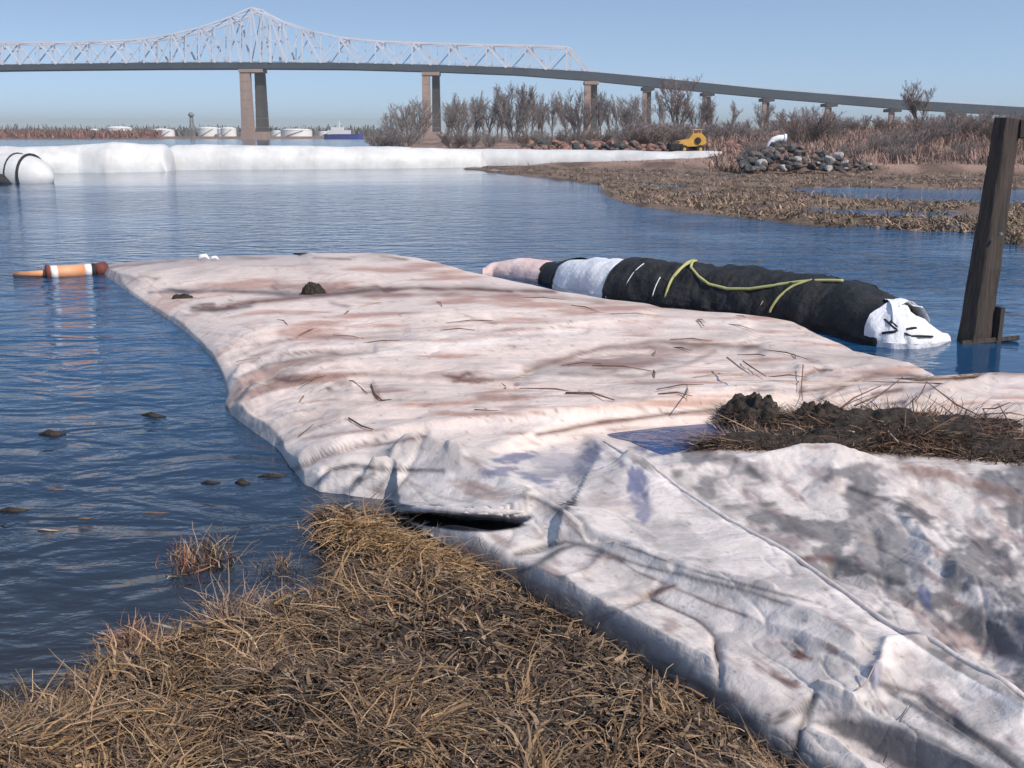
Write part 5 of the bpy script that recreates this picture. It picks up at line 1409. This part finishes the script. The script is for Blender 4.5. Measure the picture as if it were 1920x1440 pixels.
# ------------------------------------------------------------------ black bag with white ends
M['black_bag'] = noise_mat('black_woven_sheet', (0.010, 0.011, 0.012), (0.028, 0.028, 0.03), 5, 0.75, bump=0.08, bscale=5)
M['bag_white'] = noise_mat('white_woven_sheet', (0.60, 0.60, 0.63), (0.78, 0.78, 0.80), 6, 0.6, bump=0.03, bscale=8)
M['bag_pink'] = noise_mat('pinkish_woven_sheet', (0.62, 0.42, 0.38), (0.78, 0.62, 0.58), 6, 0.6, bump=0.03, bscale=8)
M['lime'] = noise_mat('lime_strap', (0.36, 0.36, 0.13), (0.46, 0.45, 0.20), 10, 0.7)
bag = empty('black_bag', tuple(G(1380, 600)))
tag(bag, 'long black wrapped bag with white ends and lime strap floating beside the tarp', 'water bag')
# axis stations: (u, v of waterline, radius up, half width)
ST = [(905, 517, 0.05), (925, 517, 0.11), (960, 521, 0.15), (1005, 528, 0.15), (1018, 530, 0.13), (1030, 536, 0.19), (1060, 548, 0.245), (1110, 558, 0.26), (1165, 568, 0.27), (1260, 580, 0.275), (1350, 590, 0.275), (1450, 604, 0.27),
      (1540, 620, 0.255), (1600, 638, 0.225), (1640, 648, 0.18), (1668, 652, 0.19), (1710, 653, 0.18), (1750, 650, 0.12), (1780, 640, 0.03)]
ST = [(a, b, c * 1.2) for a, b, c in ST]
sts = np.array(ST)
def bag_mesh(u0, u1, k, ns, seed, infl=1.0, wr=0.05):
    us = np.linspace(u0, u1, k)
    vb = np.interp(us, sts[:, 0], sts[:, 1]); rr = np.interp(us, sts[:, 0], sts[:, 2]) * infl
    ker = np.ones(5) / 5; rr2 = np.convolve(np.pad(rr, 2, mode='edge'), ker, 'valid')
    c = G(us, vb)
    an = np.linspace(0, 2 * np.pi, ns)
    n1 = fbm(us[:, None] / 20 + 0 * an[None], 3 * np.sin(an)[None] + 3 * np.cos(an)[None] * 0.7 + 0 * us[:, None], 4, seed) - .5
    n2 = fbm(us[:, None] / 30 + an[None] * 1.5, 2.2 * np.sin(an / 2)[None] + 0 * us[:, None], 3, seed + 3) - .5
    R = rr2[:, None] * (1 + wr * 4 * n1 + wr * 2.4 * n2)
    # direction across the bag axis (horizontal)
    tang = np.gradient(c[:, :2], axis=0); tang /= np.linalg.norm(tang, axis=1)[:, None]
    nx, ny = -tang[:, 1], tang[:, 0]
    off = -np.cos(an)[None] * R * 1.25
    x = c[:, 0][:, None] + nx[:, None] * (off + 1.1 * rr2[:, None]); y = c[:, 1][:, None] + ny[:, None] * (off + 1.1 * rr2[:, None])
    z = 0.15 * R + np.sin(an)[None] * R
    z = z * 1.12
    z = np.maximum(z, -0.2)
    p = np.stack([x, y, z], -1) - np.array(bag.location)
    return np_mesh('bag_section', p.reshape(-1, 3), grid_quads(k, ns), True)
o = link('pink_end', bag_mesh(905, 1012, 40, 30, 5, 1.0, .03), bag, M['bag_pink'])
o = link('black_collar', bag_mesh(1008, 1040, 20, 30, 6, 1.05, .03), bag, M['black_bag'])
o = link('white_wrap', bag_mesh(1032, 1146, 60, 40, 7, 0.99), bag, M['bag_white'])
o = link('black_body', bag_mesh(1138, 1648, 200, 48, 8, 1.03), bag, M['black_bag'])
o = link('white_end', bag_mesh(1626, 1782, 70, 40, 9, 1.2, 0.06), bag, M['bag_white'])
def bag_surf(u, ang, out=0.012):
    vb = float(np.interp(u, sts[:, 0], sts[:, 1])); rr = float(np.interp(u, sts[:, 0], sts[:, 2])) * 1.05 + out
    c = G(u, vb); c1 = G(u + 2, float(np.interp(u + 2, sts[:, 0], sts[:, 1]))); t = (c1 - c)[:2]; t = t / np.linalg.norm(t)
    nx, ny = -t[1], t[0]
    off = -math.cos(ang) * rr * 1.25 + 1.1 * rr
    return Vector((c[0] + nx * off, c[1] + ny * off, (0.15 * rr + math.sin(ang) * rr) * 1.12)) - bag.location
def strap(pl, w, name='strap', mat='lime'):
    pts = []
    for i in range(len(pl) - 1):
        for k in range(8):
            t = k / 8; pts.append(bag_surf(pl[i][0] * (1 - t) + pl[i + 1][0] * t, pl[i][1] * (1 - t) + pl[i + 1][1] * t))
    pts.append(bag_surf(*pl[-1]))
    return MB().tube(pts, w, 6).build(name, M[mat], bag, True)
R_ = math.radians
strap([(1262, R_(88)), (1275, R_(62)), (1300, R_(45)), (1325, R_(34)), (1360, R_(30)), (1400, R_(34)), (1440, R_(44)), (1490, R_(64)), (1535, R_(80))], 0.014)
strap([(1262, R_(90)), (1258, R_(60)), (1254, R_(35)), (1252, R_(8))], 0.014)
strap([(1490, R_(66)), (1470, R_(48)), (1458, R_(28)), (1448, R_(5))], 0.013)
strap([(1268, R_(88)), (1262, R_(64)), (1256, R_(40))], 0.011)
strap([(1186, R_(62)), (1180, R_(40)), (1176, R_(20))], 0.005, 'thin_cord', 'bag_white')
strap([(1232, R_(38)), (1228, R_(8))], 0.006, 'thin_cord', 'bag_white')
strap([(1648, R_(70)), (1668, R_(38)), (1690, R_(20)), (1700, R_(26))], 0.010, 'black_tie', 'black_bag')
strap([(1650, R_(42)), (1675, R_(26)), (1705, R_(14)), (1745, R_(18))], 0.009, 'black_tie', 'black_bag')
strap([(1655, R_(16)), (1680, R_(22)), (1715, R_(30))], 0.012, 'black_tie', 'black_bag')

# ------------------------------------------------------------------ timber post with cross beam
def wood_mat():
    m, nt, b = new_mat('old_timber')
    tc = N(nt, 'ShaderNodeTexCoord'); mp = N(nt, 'ShaderNodeMapping'); mp.inputs['Scale'].default_value = (22, 22, 1.6)
    nt.links.new(tc.outputs['Object'], mp.inputs[0])
    nz = N(nt, 'ShaderNodeTexNoise', Scale=1.6, Detail=8.0, Roughness=0.7); nt.links.new(mp.outputs[0], nz.inputs['Vector'])
    cr = N(nt, 'ShaderNodeValToRGB'); cr.color_ramp.elements[0].position = 0.3; cr.color_ramp.elements[1].position = 0.75
    cr.color_ramp.elements[0].color = (0.014, 0.011, 0.010, 1); cr.color_ramp.elements[1].color = (0.092, 0.068, 0.055, 1)
    nt.links.new(nz.outputs[0], cr.inputs[0]); nt.links.new(cr.outputs[0], b.inputs['Base Color'])
    bp = N(nt, 'ShaderNodeBump', Strength=1.0, Distance=0.02); nt.links.new(nz.outputs[0], bp.inputs['Height']); nt.links.new(bp.outputs[0], b.inputs['Normal'])
    b.inputs['Roughness'].default_value = 0.9
    return m
M['wood'] = wood_mat()
pb = G(1833, 640)
post = empty('timber_post', tuple(pb))
tag(post, 'old leaning square timber post with a cross beam on top, standing in the water', 'post')
D = float(pb[1])
tp_ = P(1890, 222, D + 0.05) - post.location
def timber(a, b, w, d, k=14, ch=0.12, seed=1, rz=0.35, taper=1.0):
    """squared log with worn arrises"""
    r = random.Random(seed); a = Vector(a); b = Vector(b); m = MB()
    ax = (b - a).normalized(); sx = Vector((math.cos(rz), math.sin(rz), 0)); sx = (sx - ax * sx.dot(ax)).normalized(); sy = ax.cross(sx)
    prof = []
    for x, y in ((-1, -1), (1, -1), (1, 1), (-1, 1)):
        if x * y > 0: prof += [(x, y * (1 - ch)), (x * (1 - ch), y)]
        else: prof += [(x * (1 - ch), y), (x, y * (1 - ch))]
    n = len(prof); vs = []; fs = []
    for i in range(k + 1):
        c = a.lerp(b, i / k)
        tw = 1 + (taper - 1) * i / k
        for x, y in prof:
            vs.append(c + tw * sx * (x * w / 2 * r.uniform(.94, 1.05)) + tw * sy * (y * d / 2 * r.uniform(.94, 1.05)))
    for i in range(k):
        for j in range(n): fs.append((i * n + j, i * n + (j + 1) % n, (i + 1) * n + (j + 1) % n, (i + 1) * n + j))
    fs += [tuple(range(n))[::-1], tuple(range(k * n, k * n + n))]
    return m.add(vs, fs)
wpost = 62 / F * D
timber(Vector((-0.07, 0, -0.6)), tp_ - Vector((0, 0, 0.0)), wpost * 0.84, wpost * 0.7, 18, seed=4, rz=0.42, taper=0.70).build('upright', M['wood'], post)
bt = tp_ + Vector((0.085, 0.02, -0.085))
timber(bt, bt + Vector((2.3, 0.12, 0.02)), 0.15, 0.15, 10, seed=6, rz=1.2).build('cross_beam', M['wood'], post)
timber(Vector((0.13, -0.02, -0.5)), Vector((0.15, -0.02, 0.30)), 0.05, 0.09, 6, seed=7).build('side_cleat', M['wood'], post)
timber(Vector((-0.18, -0.10, 0.0)), Vector((0.34, 0.0, 0.03)), 0.05, 0.04, 6, seed=8).build('low_batten', M['wood'], post)
MB().tube([(tp_.x * .5, -0.12, tp_.z * .5), (tp_.x * .5, -0.155, tp_.z * .5)], 0.012, 8).build('bolt', M['steel'], post)

# ------------------------------------------------------------------ air
hz_m = bpy.data.materials.new('pale_haze'); hz_m.use_nodes = True
hn = hz_m.node_tree; hn.nodes.clear()
pv_ = hn.nodes.new('ShaderNodeVolumePrincipled'); ho = hn.nodes.new('ShaderNodeOutputMaterial')
pv_.inputs['Color'].default_value = (0.60, 0.585, 0.565, 1); pv_.inputs['Density'].default_value = 0.00027; pv_.inputs['Anisotropy'].default_value = 0.0
hn.links.new(pv_.outputs[0], ho.inputs['Volume'])
tag(MB().box((0, 2990, 41.5), (6800, 6060, 87)).build('haze', hz_m), 'thin pale haze over the river', 'haze', kind='stuff')
